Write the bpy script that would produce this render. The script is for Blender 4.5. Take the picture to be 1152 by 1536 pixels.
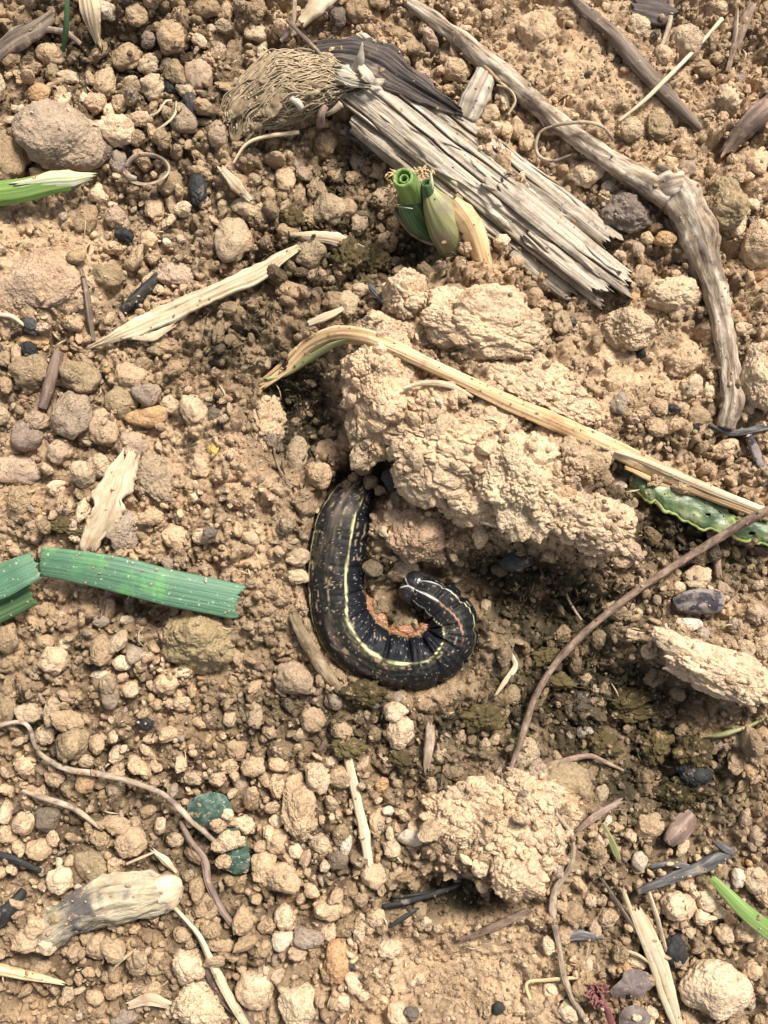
import bpy, math
import numpy as np
from mathutils import Vector

# ------------------------------------------------------------------ clear
for o in list(bpy.data.objects):
    bpy.data.objects.remove(o)
SC = bpy.context.scene
COL = SC.collection
SC.unit_settings.system = 'METRIC'
SC.unit_settings.scale_length = 0.006          # one unit is six millimetres of ground

# ------------------------------------------------------------------ camera, sky, sun, exposure
H = 16.0                                       # camera height, in units
cam_d = bpy.data.cameras.new('camera')
cam = bpy.data.objects.new('camera', cam_d)
COL.objects.link(cam)
cam.location = (0, 0, H)
cam.rotation_euler = (0, 0, 0)
cam_d.sensor_fit = 'VERTICAL'
cam_d.angle = 2 * math.atan(7.68 / H)
cam_d.clip_start = 0.1
cam_d.clip_end = 2000
SC.camera = cam

SUN_EL, SUN_AZ = math.radians(50), math.radians(32)   # azimuth from +Y towards +X
world = bpy.data.worlds.new('World')
SC.world = world
world.use_nodes = True
wn = world.node_tree
sky = wn.nodes.new('ShaderNodeTexSky')
sky.sky_type = 'NISHITA'
sky.sun_disc = False
sky.sun_elevation = SUN_EL
sky.sun_rotation = SUN_AZ
sky.dust_density = 3.0
bw = wn.nodes.new('ShaderNodeRGBToBW')               # thin haze: the sky is whiter than a clear one
wn.links.new(sky.outputs[0], bw.inputs[0])
hz_ = wn.nodes.new('ShaderNodeMix'); hz_.data_type = 'RGBA'; hz_.inputs[0].default_value = .72
wn.links.new(sky.outputs[0], hz_.inputs[6]); wn.links.new(bw.outputs[0], hz_.inputs[7])
wn.links.new(hz_.outputs[2], wn.nodes['Background'].inputs[0])
wn.nodes['Background'].inputs[1].default_value = 0.095
sl = bpy.data.lights.new('sun', 'SUN')
sl.energy = 2.75
sl.angle = math.radians(14)
sl.color = (1.0, 0.95, 0.87)
so = bpy.data.objects.new('sun', sl)
COL.objects.link(so)
sd = Vector((math.sin(SUN_AZ) * math.cos(SUN_EL), math.cos(SUN_AZ) * math.cos(SUN_EL), math.sin(SUN_EL)))
so.rotation_euler = sd.to_track_quat('Z', 'Y').to_euler()
so.location = sd * 60
vs = SC.view_settings
vs.view_transform = 'Standard'
vs.look = 'None'
vs.gamma = 1
vs.use_curve_mapping = False
vs.exposure = 1.2

# ------------------------------------------------------------------ noise in numpy
U32 = np.uint32
def hsh(ix, iy, iz, seed):
    with np.errstate(over='ignore'):
        h = (ix.astype(np.int64).astype(U32) * U32(0x8da6b343)) ^ (iy.astype(np.int64).astype(U32) * U32(0xd8163841)) \
            ^ (iz.astype(np.int64).astype(U32) * U32(0xcb1ab31f)) ^ U32((seed * 0x9E3779B1) & 0xffffffff)
        h ^= h >> U32(16); h *= U32(0x7feb352d); h ^= h >> U32(15); h *= U32(0x846ca68b); h ^= h >> U32(16)
    return h.astype(np.float64) / 4294967295.0

def vn(x, y, z, seed):
    x, y, z = np.broadcast_arrays(np.asarray(x, float), np.asarray(y, float), np.asarray(z, float))
    fx, fy, fz = np.floor(x), np.floor(y), np.floor(z)
    tx, ty, tz = x - fx, y - fy, z - fz
    tx = tx * tx * (3 - 2 * tx); ty = ty * ty * (3 - 2 * ty); tz = tz * tz * (3 - 2 * tz)
    r = 0
    for a in (0, 1):
        wa = tx if a else 1 - tx
        for b in (0, 1):
            wb = ty if b else 1 - ty
            for c in (0, 1):
                wc = tz if c else 1 - tz
                r = r + wa * wb * wc * hsh(fx + a, fy + b, fz + c, seed)
    return r * 2 - 1

def fbm(x, y, z=0.0, octv=3, seed=0, gain=0.5):
    x = np.asarray(x, float); y = np.asarray(y, float); z = np.asarray(z, float)
    s, a, n = 0, 1.0, 0
    for i in range(octv):
        f = 2.03 ** i
        s = s + a * vn(x * f + 17.3 * i, y * f - 9.1 * i, z * f + 4.7 * i, seed + i)
        n += a; a *= gain
    return s / n * 1.6

def worley2(x, y, cell, seed):
    x = np.asarray(x, float) / cell; y = np.asarray(y, float) / cell
    fx, fy = np.floor(x), np.floor(y)
    f1 = np.full(x.shape, 9.0); f2 = np.full(x.shape, 9.0); idv = np.zeros(x.shape)
    for a in (-1, 0, 1):
        for b in (-1, 0, 1):
            cx, cy = fx + a, fy + b
            zz = np.zeros_like(cx)
            px = cx + .1 + .8 * hsh(cx, cy, zz, seed); py = cy + .1 + .8 * hsh(cx, cy, zz + 1, seed)
            d = np.hypot(px - x, py - y)
            hid = hsh(cx, cy, zz + 2, seed)
            nearer = d < f1
            f2 = np.where(nearer, f1, np.minimum(f2, d))
            idv = np.where(nearer, hid, idv)
            f1 = np.where(nearer, d, f1)
    return f1, f2, idv

def worley3(p, cell, seed, ids=False):
    q = p / cell
    f = np.floor(q)
    f1 = np.full(len(p), 9.0); f2 = np.full(len(p), 9.0); iv = np.zeros(len(p))
    for a in (-1, 0, 1):
        for b in (-1, 0, 1):
            for c in (-1, 0, 1):
                g = f + np.array((a, b, c))
                s = np.stack([hsh(g[:, 0], g[:, 1], g[:, 2], seed + k) for k in range(3)], 1) * .8 + .1
                d = np.linalg.norm(g + s - q, axis=1)
                nearer = d < f1
                f2 = np.where(nearer, f1, np.minimum(f2, d))
                if ids: iv = np.where(nearer, hsh(g[:, 0], g[:, 1], g[:, 2], seed + 7), iv)
                f1 = np.where(nearer, d, f1)
    return (f1, f2, iv) if ids else (f1, f2)

def smooth01(t):
    t = np.clip(t, 0, 1)
    return t * t * (3 - 2 * t)

# ------------------------------------------------------------------ picture plan to place
# plan coordinates (u right, v down) give where a thing stands on the ground; W turns them into metres-like units
def W(u, v, z):
    k = (H - z) / H
    return np.stack([(np.asarray(u, float) - 576) / 100 * k, (768 - np.asarray(v, float)) / 100 * k, np.asarray(z, float) + 0 * np.asarray(u, float)], -1)

# caterpillar line, used for the trough it lies in as well
CAT = np.array([(545, 716), (533, 738), (519, 765), (510, 800), (504, 845), (504, 890), (514, 932), (540, 966), (578, 986), (616, 992),
                (650, 984), (674, 962), (679, 935), (665, 910), (645, 894), (625, 884)], float)

def catmull(P, n):
    P = np.asarray(P, float)
    if len(P) == 2:
        t = np.linspace(0, 1, n)[:, None]
        return P[0] * (1 - t) + P[1] * t
    A = np.vstack([2 * P[0] - P[1], P, 2 * P[-1] - P[-2]])
    out = []
    m = 24
    for i in range(1, len(A) - 2):
        p0, p1, p2, p3 = A[i - 1], A[i], A[i + 1], A[i + 2]
        t = np.linspace(0, 1, m, endpoint=False)[:, None]
        out.append(.5 * ((2 * p1) + (p2 - p0) * t + (2 * p0 - 5 * p1 + 4 * p2 - p3) * t ** 2 + (3 * p1 - p0 - 3 * p2 + p3) * t ** 3))
    out.append(P[-1:])
    D = np.vstack(out)
    L = np.r_[0, np.cumsum(np.linalg.norm(np.diff(D[:, :2], axis=0), axis=1))]
    s = np.linspace(0, L[-1], n)
    return np.stack([np.interp(s, L, D[:, k]) for k in range(D.shape[1])], 1)

CATD = catmull(CAT, 60)

FEAT = [  # u, v, su, sv, turn, height, power
    (725, 600, 185, 160, 25, 0.62, 2.2), (655, 560, 120, 120, 0, 0.22, 2), (800, 740, 120, 75, 25, 0.38, 2.5), (880, 790, 60, 50, 20, 0.30, 2),
    (450, 620, 62, 85, 0, -0.55, 1.6), (600, 885, 45, 50, 0, -0.40, 1.5), (612, 795, 42, 40, 0, 0.12, 1.5),
    (790, 890, 120, 45, 8, -0.55, 1.6), (930, 1075, 120, 75, 10, -0.55, 1.5), (860, 960, 70, 70, 0, -0.35, 1.5), (690, 900, 60, 70, 0, -0.20, 1.5),
    (1075, 1005, 125, 38, 22, 0.42, 1.5), (755, 1250, 130, 75, 0, 0.52, 2), (690, 1350, 100, 26, -8, -0.42, 1.5), (700, 1450, 110, 70, 0, -0.25, 2),
    (295, 955, 58, 45, 0, 0.22, 1.5), (250, 60, 200, 60, 0, -0.18, 1.5), (615, 375, 75, 45, 20, -0.38, 1.5), (480, 260, 60, 70, 0, -0.28, 1.5),
    (890, 110, 170, 110, 35, 0.16, 2), (65, 425, 85, 62, 0, 0.28, 2), (330, 640, 85, 150, 0, 0.18, 1.5), (385, 800, 70, 120, 0, 0.26, 1.5),
    (150, 1110, 90, 60, 0, -0.12, 1.5), (120, 1200, 120, 40, 0, -0.12, 1.5), (1080, 230, 60, 18, -45, -0.3, 1.5), (780, 20, 60, 14, -30, -0.25, 1.5),
    (820, 500, 60, 30, 30, 0.12, 1.5), (980, 560, 100, 70, 20, -0.05, 1.5), (1010, 790, 150, 45, 25, -0.25, 1.5),
    (1060, 1180, 90, 60, 0, -0.15, 1.5), (350, 1260, 60, 40, 0, -0.1, 1.5), (560, 250, 40, 90, -40, -0.2, 1.5), (180, 270, 70, 60, 0, -0.15, 1.5),
]
CRUST = [(900, 105, 175, 95, 35, 1.0), (965, 560, 100, 75, 20, .8), (62, 425, 85, 62, 0, 1.0), (705, 1455, 110, 70, 0, .8), (1100, 240, 60, 40, 0, .5),
         (40, 320, 80, 30, 0, .7), (620, 790, 45, 45, 0, .6), (330, 700, 60, 60, 0, .35), (720, 1030, 70, 40, 0, .6), (1120, 950, 50, 60, 0, .4), (40, 700, 60, 60, 0, .5)]
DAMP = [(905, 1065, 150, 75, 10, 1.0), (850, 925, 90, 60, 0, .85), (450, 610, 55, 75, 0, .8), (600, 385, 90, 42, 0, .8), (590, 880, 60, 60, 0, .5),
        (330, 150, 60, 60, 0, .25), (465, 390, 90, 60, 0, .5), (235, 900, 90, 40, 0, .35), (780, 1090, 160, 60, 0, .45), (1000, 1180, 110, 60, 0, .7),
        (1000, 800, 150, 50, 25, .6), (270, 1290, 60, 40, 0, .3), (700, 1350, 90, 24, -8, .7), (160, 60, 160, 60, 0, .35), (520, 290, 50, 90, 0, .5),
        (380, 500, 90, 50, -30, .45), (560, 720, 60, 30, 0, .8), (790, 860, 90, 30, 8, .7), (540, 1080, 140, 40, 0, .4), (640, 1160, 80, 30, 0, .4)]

def gauss(u, v, f, pw):
    c, s = math.cos(math.radians(f[4])), math.sin(math.radians(f[4]))
    du, dv = u - f[0], v - f[1]
    a = (du * c + dv * s) / f[2]; b = (-du * s + dv * c) / f[3]
    return np.exp(-np.power(a * a + b * b, pw) * .7)

def macro(x, y):
    x = np.asarray(x, float); y = np.asarray(y, float)
    u = 576 + 100 * x; v = 768 - 100 * y
    wu = u + 22 * fbm(x * 1.1, y * 1.1, 3.3, 2, 91); wv = v + 22 * fbm(x * 1.1, y * 1.1, 8.3, 2, 95)
    h = .10 * fbm(x * .45, y * .45, 0, 2, 5) + .09 * fbm(x * 1.3, y * 1.3, 0, 3, 11)
    for f in FEAT:
        h = h + f[5] * gauss(wu, wv, f, f[6] / 1.0 if f[6] > 1 else 1)
    d = np.full(x.shape, 1e9)
    near = (u > 380) & (u < 800) & (v > 630) & (v < 1120)
    if np.any(near):
        un, vn_ = u[near], v[near]
        dn = np.full(un.shape, 1e9)
        for q in CATD:
            dn = np.minimum(dn, np.hypot(un - q[0], vn_ - q[1]))
        d[near] = dn
    t = smooth01(1 - (d - 26) / 34)
    return h * (1 - t) + t * (-.56)

def crust(x, y):
    u = 576 + 100 * x; v = 768 - 100 * y
    m = 0
    for f in CRUST:
        m = np.maximum(m, f[5] * gauss(u, v, f, 1.5))
    return np.clip(m + .15 * fbm(x * 1.5, y * 1.5, 0, 2, 77), 0, 1)

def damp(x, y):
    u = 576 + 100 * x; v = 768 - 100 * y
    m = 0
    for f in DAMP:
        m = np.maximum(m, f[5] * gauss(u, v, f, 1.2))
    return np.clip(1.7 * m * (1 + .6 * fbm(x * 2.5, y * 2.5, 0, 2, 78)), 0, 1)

GRAIN = [(230, 1270, 400, 290, 0, 1.0), (200, 150, 270, 170, 0, .85), (1060, 1370, 190, 190, 0, .9), (480, 360, 170, 110, 0, .7), (700, 130, 120, 60, 35, .7), (1000, 360, 160, 90, 0, .6),
         (560, 1160, 160, 120, 0, .6), (100, 600, 150, 120, 0, .5), (1040, 880, 130, 90, 0, .6), (900, 1050, 150, 90, 0, .5), (800, 480, 70, 50, 0, .7), (1020, 640, 110, 60, 0, .6), (140, 1000, 150, 90, 0, .6)]
def granular(x, y):
    '''1 where the soil lies as loose separate granules, 0 where it is fused and crumbly'''
    u = 576 + 100 * x; v = 768 - 100 * y
    m = 0.12
    for f in GRAIN:
        m = np.maximum(m, f[5] * gauss(u, v, f, 1.4))
    return np.clip(m + .22 * fbm(x * 1.3, y * 1.3, 0, 3, 84), .05, 1)

def ground(x, y):
    x = np.asarray(x, float); y = np.asarray(y, float)
    h = macro(x, y)
    c = crust(x, y)
    near_ = smooth01(1 - np.maximum(np.abs(x) - 7.6, np.abs(y) - 9.8) / 1.2)      # fine relief only where the mesh can hold it
    loose = (1 - .8 * c) * near_
    c = c * near_
    wx = x + .075 * fbm(x * 6, y * 6, 0, 3, 31, .65); wy = y + .075 * fbm(x * 6, y * 6, 7, 3, 35, .65)
    for cell, amp, sd_ in ((.42, .17, 101), (.23, .11, 131), (.12, .055, 151)):
        f1, f2, iv = worley2(wx, wy, cell, sd_)
        dome = np.sqrt(np.clip(1 - (f1 / .72) ** 2, 0, 1)) * np.clip((f2 - f1) * 5, 0, 1) ** .5
        h = h + amp * loose * ((dome - .55) * (.35 + 1.0 * iv) + .5 * (iv - .5) * np.clip((f2 - f1) * 6, 0, 1))
    f1, f2, iv = worley2(wx, wy, .8, 171)
    cr = np.clip(1 - (f2 - f1) / .045, 0, 1)
    h = h - .10 * c * cr * (iv > .55)
    gr_ = granular(x, y)
    h = h + (1 - gr_) * loose * (.115 * fbm(x * 3.4, y * 3.4, 2, 4, 191, .64) + .06 * fbm(x * 11, y * 11, 3, 3, 195, .7))
    h = h - .15 * gr_ * loose * np.clip(.7 + .5 * fbm(x * 1.1, y * 1.1, 4, 2, 49), 0, 1)
    h = h + .045 * near_ * fbm(x * 9, y * 9, 0, 4, 41, .7) + .03 * c * fbm(x * 4, y * 4, 0, 2, 47)
    return h

def gz(u, v, f=macro):
    u = np.asarray(u, float); v = np.asarray(v, float)
    z = np.zeros(u.shape)
    for _ in range(3):
        p = W(u, v, z)
        z = f(p[..., 0], p[..., 1])
    return z

# ------------------------------------------------------------------ object helpers
def tag(o, label=None, cat=None, group=None, kind=None):
    if label: o['label'] = label
    if cat: o['category'] = cat
    if group: o['group'] = group
    if kind: o['kind'] = kind
    return o

def mesh_data(name, V, F, mat=None, uv=None, col=None, smooth=True):
    me = bpy.data.meshes.new(name)
    V = np.asarray(V, np.float32)
    Fs = F if isinstance(F, list) else [F]
    Fs = [np.asarray(f, np.int32) for f in Fs if len(f)]
    loops = np.concatenate([f.ravel() for f in Fs])
    sizes = np.concatenate([np.full(len(f), f.shape[1], np.int32) for f in Fs])
    starts = np.r_[0, np.cumsum(sizes)[:-1]].astype(np.int32)
    me.vertices.add(len(V)); me.vertices.foreach_set('co', V.ravel())
    me.loops.add(len(loops)); me.loops.foreach_set('vertex_index', loops)
    me.polygons.add(len(sizes)); me.polygons.foreach_set('loop_start', starts)
    me.polygons.foreach_set('use_smooth', np.full(len(sizes), smooth, bool))
    me.update(calc_edges=True)
    if uv is not None:
        ul = me.uv_layers.new(name='UVMap')
        ul.data.foreach_set('uv', np.asarray(uv, np.float32)[loops].ravel())
    if col is not None:
        c4 = np.ones((len(V), 4), np.float32); c4[:, :col.shape[1]] = col
        at = me.color_attributes.new('Col', 'FLOAT_COLOR', 'POINT')
        at.data.foreach_set('color', c4.ravel())
    if mat: me.materials.append(mat)
    return me

def link(name, me, parent=None, loc=None):
    o = bpy.data.objects.new(name, me)
    COL.objects.link(o)
    if parent: o.parent = parent
    if loc is not None: o.location = loc
    return o

def part(name, geo, mat, parent=None, label=None, smooth=True):
    """geo = dict(V,F,uv,col) in world coordinates; made relative to the parent (or to its own base)."""
    V = np.asarray(geo['V'], float)
    if parent is None:
        base = np.array([V[:, 0].mean(), V[:, 1].mean(), V[:, 2].min()])
        me = mesh_data(name, V - base, geo['F'], mat, geo.get('uv'), geo.get('col'), smooth)
        o = link(name, me, None, base)
    else:
        base = np.zeros(3); q = parent
        while q is not None:
            base = base + np.array(q.location); q = q.parent
        me = mesh_data(name, V - base, geo['F'], mat, geo.get('uv'), geo.get('col'), smooth)
        o = link(name, me, parent)
    if label: o['label'] = label
    return o

def root(name, u, v, label, cat, group=None, z=None):
    o = bpy.data.objects.new(name, None)
    COL.objects.link(o)
    zz = float(gz(u, v)) if z is None else z
    o.location = W(u, v, zz)
    o.empty_display_size = .2
    return tag(o, label, cat, group)

# ------------------------------------------------------------------ shapes
_ICO = {}
def ico(n):
    if n in _ICO: return _ICO[n]
    t = (1 + 5 ** .5) / 2
    V = np.array([(-1, t, 0), (1, t, 0), (-1, -t, 0), (1, -t, 0), (0, -1, t), (0, 1, t), (0, -1, -t), (0, 1, -t), (t, 0, -1), (t, 0, 1), (-t, 0, -1), (-t, 0, 1)], float)
    F = np.array([(0, 11, 5), (0, 5, 1), (0, 1, 7), (0, 7, 10), (0, 10, 11), (1, 5, 9), (5, 11, 4), (11, 10, 2), (10, 7, 6), (7, 1, 8),
                  (3, 9, 4), (3, 4, 2), (3, 2, 6), (3, 6, 8), (3, 8, 9), (4, 9, 5), (2, 4, 11), (6, 2, 10), (8, 6, 7), (9, 8, 1)])
    V /= np.linalg.norm(V[0])
    for _ in range(n):
        E = np.sort(np.concatenate([F[:, [0, 1]], F[:, [1, 2]], F[:, [2, 0]]]), axis=1)
        ue, inv = np.unique(E, axis=0, return_inverse=True)
        inv = inv.reshape(-1)
        M = V[ue[:, 0]] + V[ue[:, 1]]
        M /= np.linalg.norm(M, axis=1)[:, None]
        nb = len(V); V = np.vstack([V, M]); k = len(F)
        a, b, c = nb + inv[:k], nb + inv[k:2 * k], nb + inv[2 * k:]
        F = np.concatenate([np.stack([F[:, 0], a, c], 1), np.stack([F[:, 1], b, a], 1), np.stack([F[:, 2], c, b], 1), np.stack([a, b, c], 1)])
    _ICO[n] = (V, F)
    return V, F

def clod_shape(sub, seed, facet=.5, lump=.08, fine=.04, crack=0.0, lump_cell=.45, pit=0.0, lobes=4, soft=16.0):
    """irregular unit soil clod: merged lobes cut by random planes, fractal relief, aggregate bumps, cracks"""
    V, F = ico(sub)
    rg = np.random.RandomState(seed)
    r = np.zeros(len(V))
    for q in range(lobes + 1):                     # lobes seen from the middle
        if q == 0: c, rho = np.zeros(3), .74
        else:
            c = rg.normal(size=3); c *= rg.uniform(.25, .55) / np.linalg.norm(c); rho = rg.uniform(.40, .66)
        bq = V @ c
        disc_ = bq * bq - (c @ c - rho * rho)
        r = np.maximum(r, np.where(disc_ > 0, bq + np.sqrt(np.maximum(disc_, 0)), 0))
    n = rg.normal(size=(13, 3)); n /= np.linalg.norm(n, axis=1)[:, None]
    d = rg.uniform(.62, .95, 13)
    dots = V @ n.T
    rr = np.where(dots > .12, d / np.maximum(dots, .12), 9)
    rp = -np.log(np.exp(-soft * np.minimum(rr, 1.25)).sum(1) + math.exp(-soft * 1.02)) / soft
    r = (1 - facet) * r + facet * np.minimum(r, rp * 1.02)
    o = rg.uniform(-50, 50, 3)
    q = V + o
    r = r * (1 + .16 * fbm(q[:, 0] * 1.3, q[:, 1] * 1.3, q[:, 2] * 1.3, 2, seed))
    if sub >= 2:
        r = r * (1 + fine * 1.3 * fbm(q[:, 0] * 3.6, q[:, 1] * 3.6, q[:, 2] * 3.6, 3, seed + 9, .65))
    if lump and sub >= 3:                           # broken faces: plates at several sizes, stepped against each other
        q2 = q + .10 * np.stack([fbm(q[:, 0] * 3, q[:, 1] * 3, q[:, 2] * 3 + 7 * k, 3, seed + 60 + k, .65) for k in range(3)], 1)
        for sc_, am_ in ((lump_cell * 1.35, 1.35), (lump_cell * .55, .60), (lump_cell * .22, .16)):
            if sub < 5 and sc_ < .15: continue
            f1, f2, iv = worley3(q2, sc_, seed + int(sc_ * 100), True)
            edge = np.clip((f2 - f1) / .16, 0, 1)
            r = r + lump * am_ * ((iv - .5) * 1.1 * edge - .42 * (1 - edge) + .25 * np.clip(1 - f1, 0, 1))
    if crack:
        qq = q + .08 * np.stack([fbm(q[:, 0] * 4, q[:, 1] * 4, q[:, 2] * 4 + i * 9, 2, seed + i) for i in range(3)], 1)
        f1, f2 = worley3(qq, .62, seed + 21)
        r = r - crack * np.clip(1 - (f2 - f1) / .09, 0, 1)
        f1, f2 = worley3(qq, .30, seed + 22)
        r = r - crack * .5 * np.clip(1 - (f2 - f1) / .12, 0, 1)
    if pit and sub >= 4:
        f1, f2 = worley3(q, .2, seed + 5)
        r = r - pit * np.clip(1 - f1 / .35, 0, 1)
    if sub >= 5:
        r = r + .030 * fbm(q[:, 0] * 11, q[:, 1] * 11, q[:, 2] * 11, 3, seed + 33, .75)
    r = r / np.sqrt(np.mean(r * r)) * .97
    return V * r[:, None], F

def rot_z(V, a):
    c, s = math.cos(a), math.sin(a)
    return np.stack([V[:, 0] * c - V[:, 1] * s, V[:, 0] * s + V[:, 1] * c, V[:, 2]], 1)

def rand_rots(n, rg):
    q = rg.normal(size=(n, 4)); q /= np.linalg.norm(q, axis=1)[:, None]
    w, x, y, z = q.T
    return np.stack([np.stack([1 - 2 * (y * y + z * z), 2 * (x * y - z * w), 2 * (x * z + y * w)], -1),
                     np.stack([2 * (x * y + z * w), 1 - 2 * (x * x + z * z), 2 * (y * z - x * w)], -1),
                     np.stack([2 * (x * z - y * w), 2 * (y * z + x * w), 1 - 2 * (x * x + y * y)], -1)], 1)

def frames(P):
    T = np.gradient(P, axis=0)
    T /= np.maximum(np.linalg.norm(T, axis=1), 1e-9)[:, None]
    L = np.stack([-T[:, 1], T[:, 0], np.zeros(len(T))], 1)
    ln = np.linalg.norm(L, axis=1)[:, None]
    L = np.where(ln > .05, L / np.maximum(ln, 1e-6), np.array([1., 0, 0]))
    L = L - T * (L * T).sum(1)[:, None]; L /= np.linalg.norm(L, axis=1)[:, None]
    Un = np.cross(T, L)
    return T, L, Un

def rail(pts, lift=0.0, n=60, stiff=.25, dz=None):
    """pts: list of (u,v[,extra height]) plan points -> smooth 3-D line that rides on the ground"""
    pts = [tuple(p) + (0.0,) * (3 - len(p)) for p in pts]
    D = catmull(np.array(pts, float), n)
    z = gz(D[:, 0], D[:, 1])
    w = max(1, int(n * stiff))
    ker = np.hanning(2 * w + 1); ker /= ker.sum()
    zs = np.convolve(np.pad(z, w, mode='edge'), ker, 'valid') if w > 1 else z
    return W(D[:, 0], D[:, 1], zs + D[:, 2] + lift)

def prof(vals, n):
    vals = np.atleast_1d(np.asarray(vals, float))
    if len(vals) == 1: return np.full(n, vals[0])
    return np.interp(np.linspace(0, 1, n), np.linspace(0, 1, len(vals)), vals)

def tube(P, rad, k=10, rough=.06, freq=3.0, seed=0, flat=1.0, ridge=0.0, ridge_f=9, point=(False, False), knob=0.0):
    n = len(P)
    rad = prof(rad, n)
    T, L, Un = frames(P)
    th = np.linspace(0, 2 * math.pi, k + 1)
    s = np.r_[0, np.cumsum(np.linalg.norm(np.diff(P, axis=0), axis=1))]
    R = rad[:, None] * np.ones(k + 1)
    thw = th.copy(); thw[-1] = thw[0]
    cx, sx = np.cos(thw), np.sin(thw)
    if rough:
        R = R * (1 + rough * fbm(cx[None] * 1.3 + 0 * s[:, None], sx[None] * 1.3 + 0 * s[:, None], s[:, None] * freq, 3, seed, .6))
    if ridge:
        R = R * (1 + ridge * fbm(cx[None] * ridge_f * .4, sx[None] * ridge_f * .4, s[:, None] * .5, 2, seed + 50, .8))
    if knob:
        R = R * (1 + knob * np.clip(fbm(s * 1.4, 0, seed, 1, seed + 3), 0, 1))[:, None]
    V = P[:, None] + L[:, None] * (R * np.sin(th))[..., None] - Un[:, None] * (R * flat * np.cos(th))[..., None]
    u = th[None] * np.maximum(rad.max(), .02) + 0 * s[:, None]
    uv = np.stack([u, s[:, None] + 0 * u], -1).reshape(-1, 2)
    V = V.reshape(-1, 3)
    i = np.arange(n - 1)[:, None] * (k + 1); j = np.arange(k)[None]
    Q = np.stack([i + j, i + j + 1, i + k + 1 + j + 1, i + k + 1 + j], -1).reshape(-1, 4)
    nv = len(V)
    e0 = P[0] - T[0] * rad[0] * .25; e1 = P[-1] + T[-1] * rad[-1] * .25
    V = np.vstack([V, e0, e1]); uv = np.vstack([uv, [[0, 0]], [[0, s[-1]]]])
    jj = np.arange(k)
    T0 = np.stack([np.full(k, nv), jj + 1, jj], 1)
    b = (n - 1) * (k + 1)
    T1 = np.stack([np.full(k, nv + 1), b + jj, b + jj + 1], 1)
    return dict(V=V, F=[Q, np.concatenate([T0, T1])], uv=uv)

def blade(P, width, thick=.02, curl=0.0, k=9, twist=0.0, ridge=0.0, ridge_n=7, ragged=(0, 0), seed=0, edge_noise=0.0, wave=0.0, fold=0.0):
    n = len(P)
    wd = prof(width, n)
    T, L, Un = frames(P)
    tw = prof(twist, n)
    c, s_ = np.cos(tw)[:, None], np.sin(tw)[:, None]
    L, Un = L * c + Un * s_, Un * c - L * s_
    t = np.linspace(-1, 1, k)
    s = np.r_[0, np.cumsum(np.linalg.norm(np.diff(P, axis=0), axis=1))]
    half = wd[:, None] / 2 * np.ones(k)
    if edge_noise:
        ed = 1 + edge_noise * fbm(s[:, None] * 5, np.sign(t)[None] * 3, 0, 3, seed, .7)
        half = half * (1 + (ed - 1) * np.abs(t)[None])
    off = t[None] * half
    up = -curl * (t[None] ** 2) * wd[:, None] + fold * np.abs(t)[None] * wd[:, None]
    up = up + ridge * np.cos(t[None] * math.pi * ridge_n) + ridge * .8 * fbm(t[None] * 6, s[:, None] * .5, 0, 2, seed + 4)
    if wave: up = up + wave * fbm(s[:, None] * 1.6, t[None] * .7, 0, 2, seed + 8)
    al = np.zeros((n, k))
    fr = np.linspace(0, 1, n)[:, None]
    if ragged[0]: al -= ragged[0] * (.5 + .9 * fbm(t * 6, 0, 0, 3, seed + 11, .8))[None] * np.clip(1 - fr * 8, 0, 1)
    if ragged[1]: al += ragged[1] * (.5 + .9 * fbm(t * 6, 0, 0, 3, seed + 12, .8))[None] * np.clip(1 - (1 - fr) * 8, 0, 1)
    base = P[:, None] + L[:, None] * off[..., None] + T[:, None] * al[..., None]
    thk = thick * (1 - .7 * np.abs(t) ** 4)
    top = base + Un[:, None] * (up + thk / 2)[..., None]
    bot = base + Un[:, None] * (up - thk / 2)[..., None]
    ring = np.concatenate([top, bot[:, ::-1]], axis=1)
    kk = 2 * k
    V = ring.reshape(-1, 3)
    uu = np.concatenate([off, off[:, ::-1]], axis=1)
    uv = np.stack([uu, s[:, None] + 0 * uu], -1).reshape(-1, 2)
    i = np.arange(n - 1)[:, None] * kk; j = np.arange(kk)[None]; j2 = (j + 1) % kk
    Q = np.stack([i + j, i + kk + j, i + kk + j2, i + j2], -1).reshape(-1, 4)
    a = np.arange(k - 1)
    C0 = np.stack([a, a + 1, kk - 2 - a, kk - 1 - a], 1)
    b = (n - 1) * kk
    C1 = np.stack([b + a + 1, b + a, b + kk - 1 - a, b + kk - 2 - a], 1)
    return dict(V=V, F=np.concatenate([Q, C0, C1]), uv=uv)

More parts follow.
